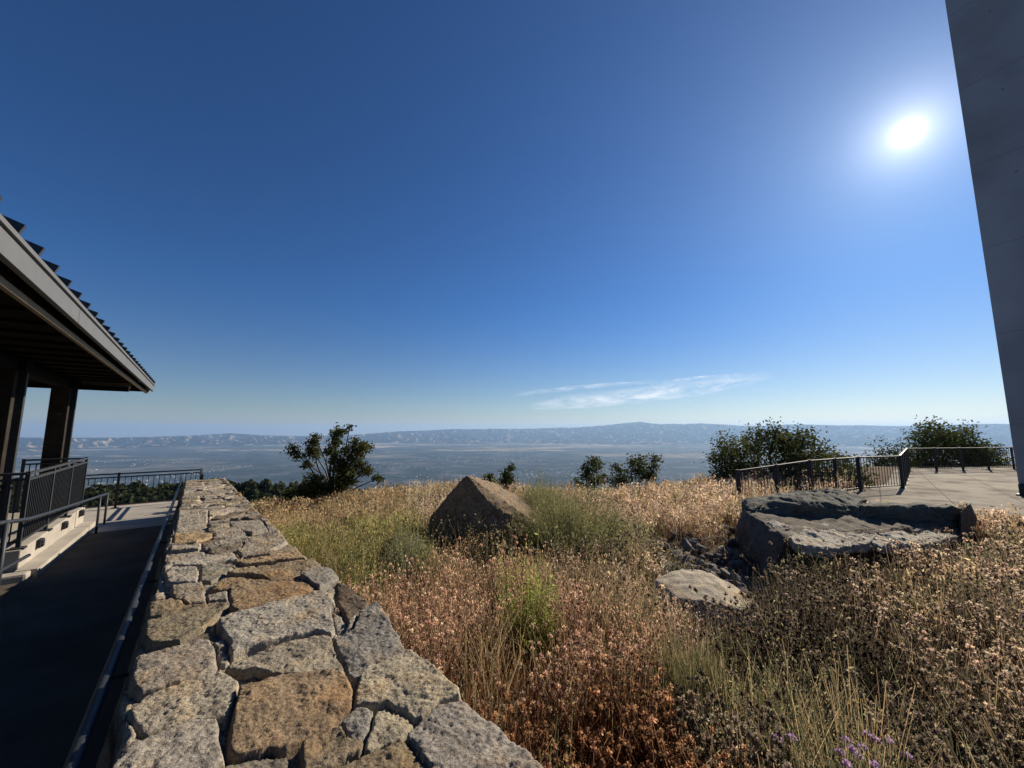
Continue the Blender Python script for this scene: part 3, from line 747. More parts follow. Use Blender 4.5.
tw = empty('concrete_tower', (12.92, 10.06, 0)); tag(tw, 'tall plain concrete tower rising past the top of the picture', 'tower')
def build_tower():
    u = Vector((0.469, -0.883, 0)); v = Vector((0.883, 0.469, 0)); up = Vector((0, 0, 1))   # u to the right along the face, v into depth
    c0 = Vector((12.92, 10.06, 0)); W, Dp, H = 9.0, 9.0, 24.0
    b = MB(); b.box(c0 + u * W / 2 + v * Dp / 2 + up * H / 2, u * W / 2, v * Dp / 2, up * H / 2, .03)
    M_tow = simple('tower_concrete', (0.38, 0.37, 0.36), .85, 0, .22, .55, .006, 14)
    b.build('shaft', M_tow, tw)
    b = MB()
    for z in np.arange(1.8, 24, 2.4): b.box(c0 + u * W / 2 + up * z, u * (W / 2 - .04), v * .002, up * .006)
    for x in (1.5, 3.0, 4.5, 6.0, 7.5): b.box(c0 + u * x + up * H / 2, u * .015, v * .0035, up * (H / 2 - .05))
    for z in np.arange(1.2, 24, 2.4):
        for x in np.arange(.75, 9, 1.5): b.box(c0 + u * x + up * z, u * .022, v * .0045, up * .022)
    b.build('form_joints', simple('joint_concrete', (0.22, 0.215, 0.21), .9), tw)
    b = MB(); b.box(c0 + u * .10 - v * .05 + up * .16, u * .09, v * .05, up * .14, .01); b.box(c0 + u * .10 - v * .05 + up * .02, u * .14, v * .09, up * .02); b.build('base_bracket', M_steel, tw)
build_tower()

# ------------------------------------------------------------------ rocks
def rock_mesh(name, blocks, subdiv=4, amp=.05, fine=.015, scale=2.2, strata=0.0, seed=0, cut=5.0):
    """blocks: lists of corner points; each becomes a weathered convex block, all in one mesh"""
    V, Fq, off = [], [], 0
    for bi, pts in enumerate(blocks):
        bm = bmesh.new()
        for p in pts: bm.verts.new(p)
        bmesh.ops.convex_hull(bm, input=bm.verts)
        bmesh.ops.delete(bm, geom=[v for v in bm.verts if not v.link_faces], context='VERTS')
        bmesh.ops.bevel(bm, geom=list(bm.edges), offset=amp * .35, segments=1, affect='EDGES')
        bmesh.ops.triangulate(bm, faces=list(bm.faces))
        size = max((v.co - w.co).length for v in bm.verts for w in list(bm.verts)[:6])
        target = size / (2 ** subdiv)
        for it in range(7):
            es = [e for e in bm.edges if e.calc_length() > target]
            if not es: break
            bmesh.ops.subdivide_edges(bm, edges=es, cuts=1)
            bmesh.ops.triangulate(bm, faces=[f for f in bm.faces if len(f.verts) > 3])
        bm.normal_update()
        co = np.array([v.co[:] for v in bm.verts]); nn = np.array([v.normal[:] for v in bm.verts])
        x, y, z = co.T
        d = amp * fbm(x * scale, y * scale, z * scale, 4, seed + bi) + fine * fbm(x * scale * 6, y * scale * 6, z * scale * 6, 4, seed + 40)
        rg = fbm(x * scale * 2, y * scale * 2, z * scale * 2, 3, seed + 80)
        d = d + fine * 1.2 * np.round(rg * 4) / 4
        if strata:
            q = z * 14 + fbm(x * 1.2, y * 1.2, z * 1.2, 3, seed + 7) * 3.0
            d = d + strata * (np.abs((q % 1.0) - .5) * 2 - .5)
        co = co + nn * d[:, None]
        V.append(co); bm.verts.index_update()
        Fq.append(np.array([[v.index for v in f.verts] for f in bm.faces]) + off); off += len(co)
        bm.free()
    return np_mesh(name, np.concatenate(V), np.concatenate(Fq), smooth=False)
M_rock_brown = stone_mat('brown_rock', False, (0.22, 0.166, 0.113), .8, 40, .012, .7)
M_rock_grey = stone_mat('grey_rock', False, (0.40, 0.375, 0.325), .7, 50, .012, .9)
M_rock_dark = stone_mat('dark_rock', False, (0.15, 0.14, 0.13), .6, 60, .006, .5)
M_rock_pale = stone_mat('pale_rock', False, (0.42, 0.37, 0.29), .6, 60, .006, .35)

# pointed boulder
P = lambda px, py, t: at_t(px, py, t)
pts = [P(467, 475, 5.5), P(462, 479, 5.6), P(487, 500, 5.35), P(505, 513, 5.35), P(534, 522, 5.5), P(494, 483, 6.3), P(528, 502, 6.7), P(541, 515, 6.3), P(430, 517, 5.8), P(424, 548, 5.7),
       P(455, 560, 5.1), P(500, 560, 5.05), P(545, 548, 5.4), P(455, 540, 6.7), P(540, 535, 6.8)]
o = link('boulder', rock_mesh('boulder', [pts], 6, .014, .009, 3.4, .012, 3), M_rock_brown); tag(o, 'pointed brown boulder with a shaded face among dry grass', 'boulder')

# big split slab: lower sloping shelf, upper ledge, long low ridge, end block
def V3(x, y, z): return Vector((x, y, z))
def base_of(L, z=-.25, k=1.0): return [Vector((p.x, p.y, z)) for p in L]
slab = empty('slab_rock', (4.6, 5.3, 0)); tag(slab, 'huge split grey slab rock with a stepped flat top near the plaza', 'boulder')
l_t = [P(784, 539, 4.15), P(822, 551, 4.25), P(900, 547, 4.8), P(965, 534, 5.6), P(968, 521, 6.0), P(870, 518, 5.7), P(742, 503, 5.85), P(748, 512, 5.0)]
lower = l_t + [P(766, 588, 4.05), P(800, 590, 4.15)] + base_of([l_t[2], l_t[3], l_t[4], l_t[6]]) + [P(733, 538, 5.8)]
u_t = [P(750, 508, 4.98), P(802, 503, 5.12), P(858, 506, 5.45), P(790, 495, 5.4), P(742, 499, 5.9), P(790, 494, 6.1), P(835, 490, 6.1), P(866, 497, 6.2)]
upper = u_t + [P(757, 521, 4.92), P(868, 523, 5.36)] + base_of(u_t[4:], .1)
r_t = [P(858, 506, 5.42), P(915, 508, 5.6), P(962, 507, 5.75), P(862, 503, 6.3), P(965, 505, 6.4)]
ridge = r_t + [P(862, 526, 5.38), P(966, 532, 5.7)] + base_of(r_t[3:], -.1)
endb = [P(962, 510, 5.6), P(970, 504, 5.7), P(976, 516, 5.65), P(974, 541, 5.6), P(960, 541, 5.52), P(974, 513, 6.0), P(958, 520, 5.75), P(975, 535, 6.0)]
pa, pb, pc = P(784, 539, 4.15), P(965, 534, 5.6), P(748, 514, 5.0)
pn_ = (pb - pa).cross(pc - pa).normalized(); pn_ = pn_ if pn_.z > 0 else -pn_
def on_top(px, py, h=0.0):
    r = ray(px, py); o_ = Vector((0, 0, CAM_Z)); t = (pa - o_).dot(pn_) / r.dot(pn_); return o_ + r * t + pn_ * h
def plate(L, th=.05, h=.0): return [on_top(x, y, h + th) for x, y in L] + [on_top(x, y, h - .06) for x, y in L]
plates = [plate([(786, 535), (806, 529), (848, 525), (880, 533), (870, 545), (838, 551), (812, 551), (794, 546)], .03),
          plate([(852, 528), (905, 530), (956, 538), (930, 546), (880, 548), (862, 540)], .025),
          plate([(838, 518), (905, 516), (914, 520), (868, 525), (846, 524)], .06), plate([(884, 523), (955, 525), (963, 532), (915, 534), (886, 529)], .05),
          plate([(766, 524), (800, 520), (842, 523), (812, 528), (780, 532)], .022)]
M_rock_shade_body = stone_mat('shaded_body_rock', False, (0.13, 0.112, 0.095), .7, 45, .012, .5)  # darkened so the slab's shaded sides are painted into the rock colour
M_rock_shade_upper = stone_mat('shaded_upper_rock', False, (0.085, 0.095, 0.09), .5, 50, .008, .3)  # dark tone paints shade into the upper ledge and back ridge
link('lower_slab', rock_mesh('lower_slab', [lower], 6, .06, .022, 1.8, .022, 11), M_rock_shade_body, slab)
link('lit_top_plates', rock_mesh('lit_top_plates', plates, 6, .022, .022, 3.2, .016, 12), M_rock_grey, slab)  # pale plates added to paint the sunlit top of the same rock
link('upper_ledge', rock_mesh('upper_ledge', [upper], 6, .06, .02, 2.4, .026, 14), M_rock_shade_upper, slab)
link('back_ridge', rock_mesh('back_ridge', [ridge], 6, .045, .018, 2.6, .020, 17), M_rock_shade_upper, slab)
link('end_block', rock_mesh('end_block', [endb], 5, .012, .008, 3, .004, 19), M_rock_brown, slab)
for c_ in slab.children: c_.matrix_parent_inverse = Matrix.Translation(slab.location).inverted()
# flat pale rock
c = at_z(706, 600, .16) + Vector((0, 0, .04))
pts = [c + V3(a, b_, z) for a, b_, z in ((-.38, .22, .06), (-.05, .36, .12), (.22, .28, .10), (.42, -.02, -.02), (.40, -.22, -.12), (.05, -.24, .02), (-.30, -.10, .02), (-.42, .05, -.15), (.0, -.3, -.2), (.0, .4, -.2))]
o = link('flat_rock', rock_mesh('flat_rock', [pts], 5, .022, .006, 3.0, .004, 21), M_rock_pale); tag(o, 'flat pale tan rock lying left of the big split slab', 'rock')

def small_rock(seed, size):
    r_ = np.random.default_rng(seed)
    pts = [Vector(r_.normal(0, 1, 3)).normalized() * size * r_.uniform(.75, 1.1) for _ in range(13)]
    pts = [Vector((p.x, p.y * .8, p.z * .6)) for p in pts]
    return rock_mesh('loose_stone', [pts], 3, size * .12, size * .04, 3 / size * .25, 0, seed)
protos = [small_rock(100 + i, .1) for i in range(6)]
for m_ in protos: m_.materials.append(M_rock_dark)
def put_rock(px, py, size, mat=None, label=None, group=None, sink=.3):
    p = at_z(px, py, .1)
    for _ in range(3): p = at_z(px, py, float(ground(np.array([p.x]), np.array([p.y]))[0]) + size * .5)
    me_ = random.choice(protos)
    o = bpy.data.objects.new('loose_stone', me_); col.objects.link(o)
    gz = float(ground(np.array([p.x]), np.array([p.y]))[0])
    o.location = (p.x, p.y, gz + size * .25); o.scale = [size / .1 * random.uniform(.8, 1.2) for _ in range(3)]
    o.rotation_euler = (random.uniform(-.5, .5), random.uniform(-.5, .5), random.uniform(0, 6.28))
    if mat:
        o.data = me_.copy(); o.data.materials.clear(); o.data.materials.append(mat)
    tag(o, label or 'dark angular loose stone in the rubble left of the big split slab', 'stone', group or 'loose rubble beside the big slab')
    return o
rub = random.Random(5)
for i in range(120):
    u, v = rub.random(), rub.random()
    put_rock(652 + 85 * u + 8 * v, 520 + 72 * v + 6 * u, rub.uniform(.06, .17))
for i in range(14): put_rock(rub.uniform(705, 765), rub.uniform(575, 600), rub.uniform(.05, .12))
put_rock(834, 742, .06, M_rock_grey, 'small rounded grey stone among the purple flowers', 'lone stones in the brush')
put_rock(688, 512, .10, M_rock_pale, 'pale tilted stone at the top of the dark rubble', 'lone stones in the brush')

# ------------------------------------------------------------------ vegetation
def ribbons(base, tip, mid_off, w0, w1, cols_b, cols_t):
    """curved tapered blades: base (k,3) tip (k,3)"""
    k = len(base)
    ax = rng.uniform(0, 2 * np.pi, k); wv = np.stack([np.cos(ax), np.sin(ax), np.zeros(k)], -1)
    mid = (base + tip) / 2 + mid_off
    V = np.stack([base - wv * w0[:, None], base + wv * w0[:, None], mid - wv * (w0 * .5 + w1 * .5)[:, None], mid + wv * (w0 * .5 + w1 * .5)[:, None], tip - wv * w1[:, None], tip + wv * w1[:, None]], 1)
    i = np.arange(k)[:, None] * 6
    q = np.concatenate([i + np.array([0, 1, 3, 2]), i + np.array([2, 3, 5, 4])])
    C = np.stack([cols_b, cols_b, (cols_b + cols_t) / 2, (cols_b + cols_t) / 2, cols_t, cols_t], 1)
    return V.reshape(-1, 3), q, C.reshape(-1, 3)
def shards(cen, size, cols, flat=1.0, aspect=.55):
    """small random leaf quads"""
    k = len(cen)
    a = rng.normal(0, 1, (k, 3)); a[:, 2] *= flat; a /= np.linalg.norm(a, axis=1)[:, None] + 1e-9
    b = rng.normal(0, 1, (k, 3)); b -= a * (a * b).sum(1)[:, None]; b /= np.linalg.norm(b, axis=1)[:, None] + 1e-9
    s = size[:, None] if isinstance(size, np.ndarray) else size
    V = np.stack([cen - a * s, cen + b * s * aspect, cen + a * s, cen - b * s * aspect], 1).reshape(-1, 3)
    i = np.arange(k)[:, None] * 4
    return V, i + np.array([0, 1, 2, 3]), np.repeat(cols, 4, 0)
class Veg:
    def __init__(self): self.V, self.Q, self.C, self.n = [], [], [], 0
    def add(self, V, q, C):
        self.V.append(V); self.Q.append(q + self.n); self.C.append(C); self.n += len(V); return self
    def build(self, name, mat, parent=None, origin=None):
        V = np.concatenate(self.V)
        if origin is not None: V = V - np.array(origin)[None]
        me = np_mesh(name, V, np.concatenate(self.Q), np.clip(np.concatenate(self.C), 0, 1))
        o = link(name, me, mat)
        if parent: o.parent = parent
        elif origin is not None: o.location = origin
        return o
def gz(x, y): return ground(np.asarray(x), np.asarray(y))
def vary(c, k, v=.18, hue=.06):
    c = np.array(c)[None] * rng.uniform(1 - v, 1 + v, (k, 1)); return c * rng.uniform(1 - hue, 1 + hue, (k, 3))

# zones: centre pixel, radius in metres, type weights
ZONES = [  # px, py, radius, type
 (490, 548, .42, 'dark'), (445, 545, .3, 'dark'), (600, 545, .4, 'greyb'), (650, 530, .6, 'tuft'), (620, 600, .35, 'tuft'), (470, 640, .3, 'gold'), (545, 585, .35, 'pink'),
 (275, 530, 1.6, 'weed'), (300, 575, .8, 'weed'), (330, 560, .6, 'weed'), (345, 520, 1.2, 'weed'), (380, 500, 1.6, 'gold'), (440, 500, 1.4, 'pink'), (420, 545, .6, 'weed'), (470, 555, .6, 'rust'),
 (400, 600, .6, 'rust'), (480, 600, .7, 'rust'), (430, 660, .6, 'rust'), (520, 680, .5, 'rust'), (600, 620, .7, 'rust'), (560, 740, .4, 'rustdark'), (480, 720, .4, 'rustdark'), (640, 720, .4, 'rustdark'),
 (560, 690, .3, 'rust'), (600, 570, .7, 'pink'), (640, 500, 1.6, 'pink'), (700, 510, 1.2, 'pink'), (560, 510, 1.2, 'pink'), (640, 545, .7, 'greyb'), (720, 540, .8, 'greyb'),
 (680, 660, .35, 'tuft'), (720, 740, .3, 'greyb'), (690, 630, .4, 'pink'), (640, 650, .4, 'rust'),
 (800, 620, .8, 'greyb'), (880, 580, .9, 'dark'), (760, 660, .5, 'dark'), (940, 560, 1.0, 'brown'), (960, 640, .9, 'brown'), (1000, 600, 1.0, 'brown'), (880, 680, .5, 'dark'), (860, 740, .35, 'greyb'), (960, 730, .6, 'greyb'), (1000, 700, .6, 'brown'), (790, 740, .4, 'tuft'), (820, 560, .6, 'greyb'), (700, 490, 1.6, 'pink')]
ZC_ = np.array([[at_z(a, b_, .3).x, at_z(a, b_, .3).y] for a, b_, *_ in ZONES]); ZR = np.array([z[2] for z in ZONES]); ZT = [z[3] for z in ZONES]
def zone_of(x, y):
    wx = x + .25 * fbm(x * 1.5, y * 1.5, 0, 3, 301); wy = y + .25 * fbm(x * 1.5, y * 1.5, 4, 3, 302)
    d = np.stack([np.hypot(wx - c[0], wy - c[1]) / r for c, r in zip(ZC_, ZR)], -1)
    return d.argmin(-1)
SLAB = np.array([(2.55, 4.15), (3.35, 6.35), (6.7, 6.5), (6.9, 5.5), (5.0, 4.65), (4.4, 4.3)])
FLATR = at_z(706, 600, .12); PYR = at_z(480, 530, .15)
RUBC = at_z(703, 562, .1)
SHRUBS = [(at_z(a, b_, 0.05), r_) for a, b_, r_ in ((565, 552, .55), (405, 584, .27), (532, 662, .17), (296, 585, .25), (700, 745, .15))]
def keep_out(x, y):
    s = x * D.x + y * D.y; n = x * N.x + y * N.y
    k = (n < WN1 + .10) & (s < WALL_S1 + .3)
    k |= (n < -0.1)
    k |= poly_sd(SLAB, x, y) > -0.03
    k |= poly_sd(PLAZA, x, y) > -0.05 + .25 * fbm(x * 1.2, y * 1.2, 0, 2, 90)
    k |= np.hypot(x - FLATR.x, (y - FLATR.y + .12)) < .52
    k |= np.hypot(x - PYR.x - .1, y - PYR.y - .55) < .65
    k |= (np.hypot((x - RUBC.x) / .62, (y - RUBC.y) / 1.25) < 1.0) & (rng.random(x.shape) < .95)
    for p, r_ in SHRUBS: k |= (np.hypot(x - p.x, y - p.y) < r_) & (rng.random(x.shape) < .9)
    return k
def low_growth(x, y):
    return 1 - .7 * sstep(-2.2, -.8, poly_sd(PLAZA, x, y)) * (y > 6.2)
def scatter(num, rmin, rmax, az0=-42, az1=58, power=1.0):
    """points on the hillside, denser towards the camera"""
    u = rng.random(num); r = rmin * (rmax / rmin) ** (u ** power)
    a = np.radians(rng.uniform(az0, az1, num)); x, y = r * np.sin(a), r * np.cos(a)
    k = ~keep_out(x, y); return x[k], y[k]
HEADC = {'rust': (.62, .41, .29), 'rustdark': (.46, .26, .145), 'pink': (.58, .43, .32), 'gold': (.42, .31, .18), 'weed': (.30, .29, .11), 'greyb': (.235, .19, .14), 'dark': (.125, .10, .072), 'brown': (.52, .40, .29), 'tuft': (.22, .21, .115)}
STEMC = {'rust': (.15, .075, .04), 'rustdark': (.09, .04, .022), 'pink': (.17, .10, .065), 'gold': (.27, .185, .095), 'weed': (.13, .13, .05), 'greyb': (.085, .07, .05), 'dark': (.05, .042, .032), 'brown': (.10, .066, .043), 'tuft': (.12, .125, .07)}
HT = {'rust': .40, 'rustdark': .34, 'pink': .34, 'gold': .46, 'weed': .42, 'greyb': .36, 'dark': .34, 'brown': .40, 'tuft': .38}
def brush(num, rmin, rmax, name_seed, headsize=1.0, power=1.0):
    """dry umbel brush: thin stems each with a fuzzy round seed head, grown in clumps"""
    g = Veg()
    # clump centres, then stems
    ncl = num // 14; 
    cx, cyy = scatter(ncl, rmin, rmax, power=power)
    bare = fbm(cx * 2.1, cyy * 2.1, 0, 3, 501) > .26
    cx, cyy = cx[~bare], cyy[~bare]
    rcl = np.hypot(cx, cyy)
    per = (rng.integers(6, 26, len(cx)) * (1 + .5 * fbm(cx * 1.1, cyy * 1.1, 0, 2, 511))).astype(int) + 2
    alt = rng.random(len(cx)); sprd = rng.uniform(.05, .15, len(cx)); lx, ly = rng.normal(0, .05, len(cx)), rng.normal(0, .05, len(cx))
    x = np.repeat(cx, per); y = np.repeat(cyy, per); hcl = np.repeat(rng.uniform(.6, 1.3, len(cx)), per); vcl = np.repeat(rng.uniform(.5, 1.4, len(cx)), per)
    k = len(x); spread = np.repeat(sprd, per); altp = np.repeat(alt, per)
    ox, oy = rng.normal(0, 1, k) * spread, rng.normal(0, 1, k) * spread
    bx, by = x + ox * .35, y + oy * .35
    tx, ty = x + ox * 1.25 + np.repeat(lx, per), y + oy * 1.25 + np.repeat(ly, per)
    ko = keep_out(tx, ty) & (np.hypot(tx - RUBC.x, ty - RUBC.y) > 1.2); bx, by, tx, ty, hcl, vcl, altp = [v[~ko] for v in (bx, by, tx, ty, hcl, vcl, altp)]
    z = zone_of(tx, ty); types = np.array(ZT)[z].astype('U10'); k = len(tx)
    nb = fbm(tx * .9, ty * .9, 3, 3, 521)
    types[(altp < .17) & (nb > -.05)] = 'tuft'; types[(altp > .93)] = 'gold'; types[(altp > .86) & (altp < .93) & (nb < 0)] = 'dark'
    sel = ~(np.isin(types, ['dark', 'brown', 'greyb']) & (rng.random(k) < .4))
    bx, by, tx, ty, hcl, vcl, types = [v[sel] for v in (bx, by, tx, ty, hcl, vcl, types)]; k = len(tx)
    H = np.array([HT[t] for t in types]) * hcl * rng.uniform(.75, 1.15, k) * low_growth(tx, ty)
    cs = np.array([STEMC[t] for t in types]) * rng.uniform(.7, 1.3, (k, 1)); ch = np.array([HEADC[t] for t in types]) * vcl[:, None] * rng.uniform(.75, 1.3, (k, 1)) * rng.uniform(.94, 1.06, (k, 3))
    base = np.stack([bx, by, gz(bx, by) - .01], -1); tip = np.stack([tx, ty, gz(tx, ty) + H], -1)
    r = np.hypot(tx, ty)
    w = np.maximum(.0013, r * .00022)
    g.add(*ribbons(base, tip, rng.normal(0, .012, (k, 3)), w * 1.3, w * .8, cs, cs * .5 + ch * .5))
    # heads
    isgrass = np.isin(types, ['gold', 'weed', 'tuft']) | (np.isin(types, ['rust', 'pink']) & (rng.random(k) < .75 * sstep(2.0, 3.4, r)))
    hd = ~isgrass; bigger = np.where(np.isin(types, ['dark', 'brown', 'greyb']), 1.3, 1.12)
    nsh = 16; nh = int(hd.sum()); hr_ = rng.uniform(.010, .017, nh) * np.maximum(1, r[hd] / 6) ** .5 * bigger[hd] * headsize
    hb = np.where(rng.random(nh) < .25, 1.3, .85); hcol = ch[hd] * hb[:, None]  # some heads lightened to stand for sunlit rims
    c0 = tip[hd]
    # round core made of three crossed quads, then bristles pointing outwards
    for ax1, ax2 in (((1, 0, 0), (0, 1, 0)), ((0, 1, 0), (0, 0, 1)), ((1, 0, 0), (0, 0, 1))):
        a1, a2 = np.array(ax1) * hr_[:, None] * .72, np.array(ax2) * hr_[:, None] * .72
        V = np.stack([c0 - a1, c0 + a2, c0 + a1, c0 - a2], 1).reshape(-1, 3)
        g.add(V, np.arange(nh)[:, None] * 4 + np.array([0, 1, 2, 3]), np.repeat(hcol * .7, 4, 0))  # core darkened under paler bristles to paint a backlit rim
    cc0 = np.repeat(c0, nsh, 0); rad = np.repeat(hr_, nsh); kk = len(cc0)
    dirs = rng.normal(0, 1, (kk, 3)); dirs[:, 2] += .35; dirs /= np.linalg.norm(dirs, axis=1)[:, None]
    side = np.cross(dirs, rng.normal(0, 1, (kk, 3))); side /= np.linalg.norm(side, axis=1)[:, None] + 1e-9
    p0 = cc0 + dirs * (rad * .45)[:, None]; p1 = cc0 + dirs * (rad * rng.uniform(.95, 1.3, kk))[:, None]; pm = (p0 + p1) / 2; sw = side * (rad * .24)[:, None]
    hc = np.repeat(hcol, nsh, 0) * (.85 + .5 * rng.random((kk, 1)))
    g.add(np.stack([p0, pm + sw, p1, pm - sw], 1).reshape(-1, 3), np.arange(kk)[:, None] * 4 + np.array([0, 1, 2, 3]), np.repeat(hc, 4, 0))
    # side florets down the stems
    k2 = int(hd.sum() * .9); ii = rng.choice(np.where(hd)[0], k2); f = rng.uniform(.45, .95, k2)[:, None]
    cen = base[ii] * (1 - f) + tip[ii] * f + rng.normal(0, .02, (k2, 3))
    g.add(*shards(cen, rng.uniform(.004, .011, k2) * np.maximum(1, r[ii] / 4), (cs[ii] + ch[ii]) * .55))
    # grass zones: slender plumes along upper half of the stem
    gi = np.where(isgrass)[0]; rep = 6; ii = np.repeat(gi, rep); f = rng.uniform(.55, 1.05, len(ii))[:, None]
    cen = base[ii] * (1 - f) + tip[ii] * f + rng.normal(0, .014, (len(ii), 3)) * np.maximum(1, r[ii] / 4)[:, None]
    g.add(*shards(cen, rng.uniform(.008, .022, len(ii)) * np.clip(r[ii] / 5, .38, 3), ch[ii] * rng.uniform(.75, 1.35, (len(ii), 1)), 2.2, .35))
    return g
g1 = brush(30000, 1.15, 5.2, 1, power=.72)
o = g1.build('dry_brush', M_plant); tag(o, 'rusty brown seed heads of dry brush covering the near slope', 'dry brush', kind='stuff')
g2 = brush(62000, 4.6, 17, 2, 1.15, power=.75)
o = g2.build('dry_meadow', M_plant); tag(o, 'golden and pinkish dry growth along the crest of the slope', 'dry meadow', kind='stuff')
# under-storey: short dead stalks and litter that fill between the stems
def thatch(num, rmin, rmax):
    x, y = scatter(num, rmin, rmax); z = zone_of(x, y); types = np.array(ZT)[z]; k = len(x); r = np.hypot(x, y)
    H = np.array([HT[t] for t in types]) * rng.uniform(.25, .85, k) * low_growth(x, y); c = np.array([STEMC[t] for t in types]) * rng.uniform(.55, 1.5, (k, 1))
    base = np.stack([x, y, gz(x, y) - .01], -1); lean = rng.normal(0, .09, (k, 2))
    tip = base + np.stack([lean[:, 0], lean[:, 1], H], -1); w = np.maximum(.0016, r * .0003)
    g = Veg(); g.add(*ribbons(base, tip, rng.normal(0, .02, (k, 3)), w * 1.4, w * .4, c, c * 1.3)); return g
o = thatch(120000, 1.1, 14).build('dry_grass', M_plant); tag(o, 'thin dead grass blades between the brush stems', 'dry grass', kind='stuff')

# long arching straw blades standing out of the growth
def straw(num):
    x, y = scatter(num, 1.6, 12, power=.8); types = np.array(ZT)[zone_of(x, y)]; keep = ~np.isin(types, ['rustdark', 'dark']) & (low_growth(x, y) > .8) & (rng.random(len(x)) < np.where(np.isin(types, ['gold', 'weed', 'pink', 'tuft']), 1, np.where(types == 'rust', .3, .07)))
    x, y, types = x[keep], y[keep], types[keep]; k = len(x); r = np.hypot(x, y)
    H = np.array([HT[t] for t in types]) * rng.uniform(.85, 1.5, k); lean = rng.normal(0, .13, (k, 2))
    base = np.stack([x, y, gz(x, y) - .01], -1); tip = base + np.stack([lean[:, 0], lean[:, 1], H], -1)
    c = vary((.46, .35, .20), k, .35, .08); w = np.maximum(.0014, r * .00028)
    g = Veg(); g.add(*ribbons(base, tip, np.stack([-lean[:, 0] * .2, -lean[:, 1] * .2, H * .12], -1), w * 1.2, w * .5, c * .7, c))
    s_ = rng.random(k) < .5; ii = np.repeat(np.where(s_)[0], 5); f = rng.uniform(.82, 1.04, len(ii))[:, None]
    cen = base[ii] * (1 - f) + tip[ii] * f + rng.normal(0, .008, (len(ii), 3))
    g.add(*shards(cen, rng.uniform(.006, .012, len(ii)) * np.clip(r[ii] / 5, .5, 3), c[ii] * 1.15, 2.5, .35)); return g
o = straw(16000).build('straw_grass', M_plant); tag(o, 'long pale straw blades arching above the dry slope', 'straw grass', kind='stuff')

# tall pale oat stalks on the crest
def oats(n):
    g = Veg()
    for (px, py, t, cnt, w) in ((410, 480, 7.2, 80, .6), (440, 478, 7.2, 70, .6), (470, 480, 8, 20, .4), (760, 480, 7.2, 26, .5), (790, 480, 7.6, 26, .5), (650, 488, 8.5, 20, .9), (300, 500, 8, 16, .6), (840, 470, 8.2, 10, .3)):
        c = at_t(px, py, t); x = c.x + rng.normal(0, w, cnt); y = c.y + rng.normal(0, .4, cnt)
        H = rng.uniform(.45, .85, cnt); base = np.stack([x, y, gz(x, y)], -1); tip = base + np.stack([rng.normal(0, .08, cnt), rng.normal(0, .08, cnt), H], -1)
        cc = vary((.48, .42, .30), cnt)
        g.add(*ribbons(base, tip, rng.normal(0, .01, (cnt, 3)), np.full(cnt, .0022), np.full(cnt, .0015), cc, cc))
        ii = np.repeat(np.arange(cnt), 12); f = rng.uniform(.6, 1.02, len(ii))[:, None]
        cen = base[ii] * (1 - f) + tip[ii] * f + rng.normal(0, .022, (len(ii), 3))
        g.add(*shards(cen, rng.uniform(.009, .018, len(ii)), cc[ii] * 1.2, 2.0, .35))
    return g
o = oats(1).build('wild_oats', M_plant); tag(o, 'pale dry oat stalks standing above the crest', 'wild oats', kind='stuff')

# fine stemmed shrubs --------------------------------------------------
def stem_shrub(name, label, cat, px, py, wid, hei, c_lo, c_hi, stems=1400, leaves=9000, leaf=.012, group=None, tdist=None, flat=1.6, up=.9, zoff=0.0):
    p = at_z(px, py, .1) if tdist is None else at_t(px, py, tdist)
    for _ in range(4):
        if tdist is None: p = at_z(px, py, float(gz([p.x], [p.y])[0]))
    z0 = float(gz([p.x], [p.y])[0]) + zoff
    root = empty(name, (p.x, p.y, z0)); tag(root, label, cat, group)
    a = rng.uniform(0, 2 * np.pi, stems); rr_ = np.sqrt(rng.random(stems))
    lump = 1 + .55 * fbm(np.cos(a) * 2.2, np.sin(a) * 2.2, rr_ * 1.6, 3, int(px))
    tipx = np.cos(a) * rr_ * wid * lump; tipy = np.sin(a) * rr_ * wid * lump
    tipz = hei * (1 - .55 * rr_ ** 2) * rng.uniform(.5, 1.15, stems) * lump
    base = np.stack([tipx * .18, tipy * .18, np.zeros(stems) - .03], -1); tip = np.stack([tipx, tipy, tipz], -1)
    t_ = rng.random((stems, 1)); c = np.array(c_lo) * (1 - t_) + np.array(c_hi) * t_
    c = c * rng.uniform(.75, 1.25, (stems, 1))
    r = max(1.5, p.length)
    g = Veg(); w = max(.0013, r * .0002)
    mo = np.stack([tipx * .22, tipy * .22, np.zeros(stems)], -1) * up + rng.normal(0, .012, (stems, 3))
    g.add(*ribbons(base, tip, mo, np.full(stems, w * 1.5), np.full(stems, w * .6), c * .6, c))
    g.build('stems', M_plant, root)
    ii = rng.integers(0, stems, leaves); f = np.sqrt(rng.uniform(.12, 1.05, leaves))[:, None]
    mid = (base + tip) / 2 + mo
    q = base[ii] * (1 - f) ** 2 + 2 * f * (1 - f) * mid[ii] + f ** 2 * tip[ii] + rng.normal(0, leaf * 1.1, (leaves, 3))
    g = Veg(); g.add(*shards(q, rng.uniform(.6, 1.3, leaves) * leaf, c[ii] * rng.uniform(.7, 1.35, (leaves, 1)), flat, .38))
    g.build('foliage', M_plant, root)
    return root
OLV, OLV2 = (.115, .125, .055), (.27, .265, .13)
stem_shrub('broom_bush', 'large olive green broom bush right of the pointed boulder', 'bush', 567, 552, .88, .80, OLV, OLV2, 3200, 15000, .013)
stem_shrub('broom_bush', 'smaller olive bush touching the right side of the pointed boulder', 'bush', 540, 528, .50, .74, OLV, OLV2, 1500, 5000, .013, zoff=.1)
stem_shrub('sage_bush', 'rounded grey green sage bush left of the pointed boulder', 'bush', 405, 584, .36, .56, (.17, .175, .10), (.33, .33, .19), 2000, 12000, .011)
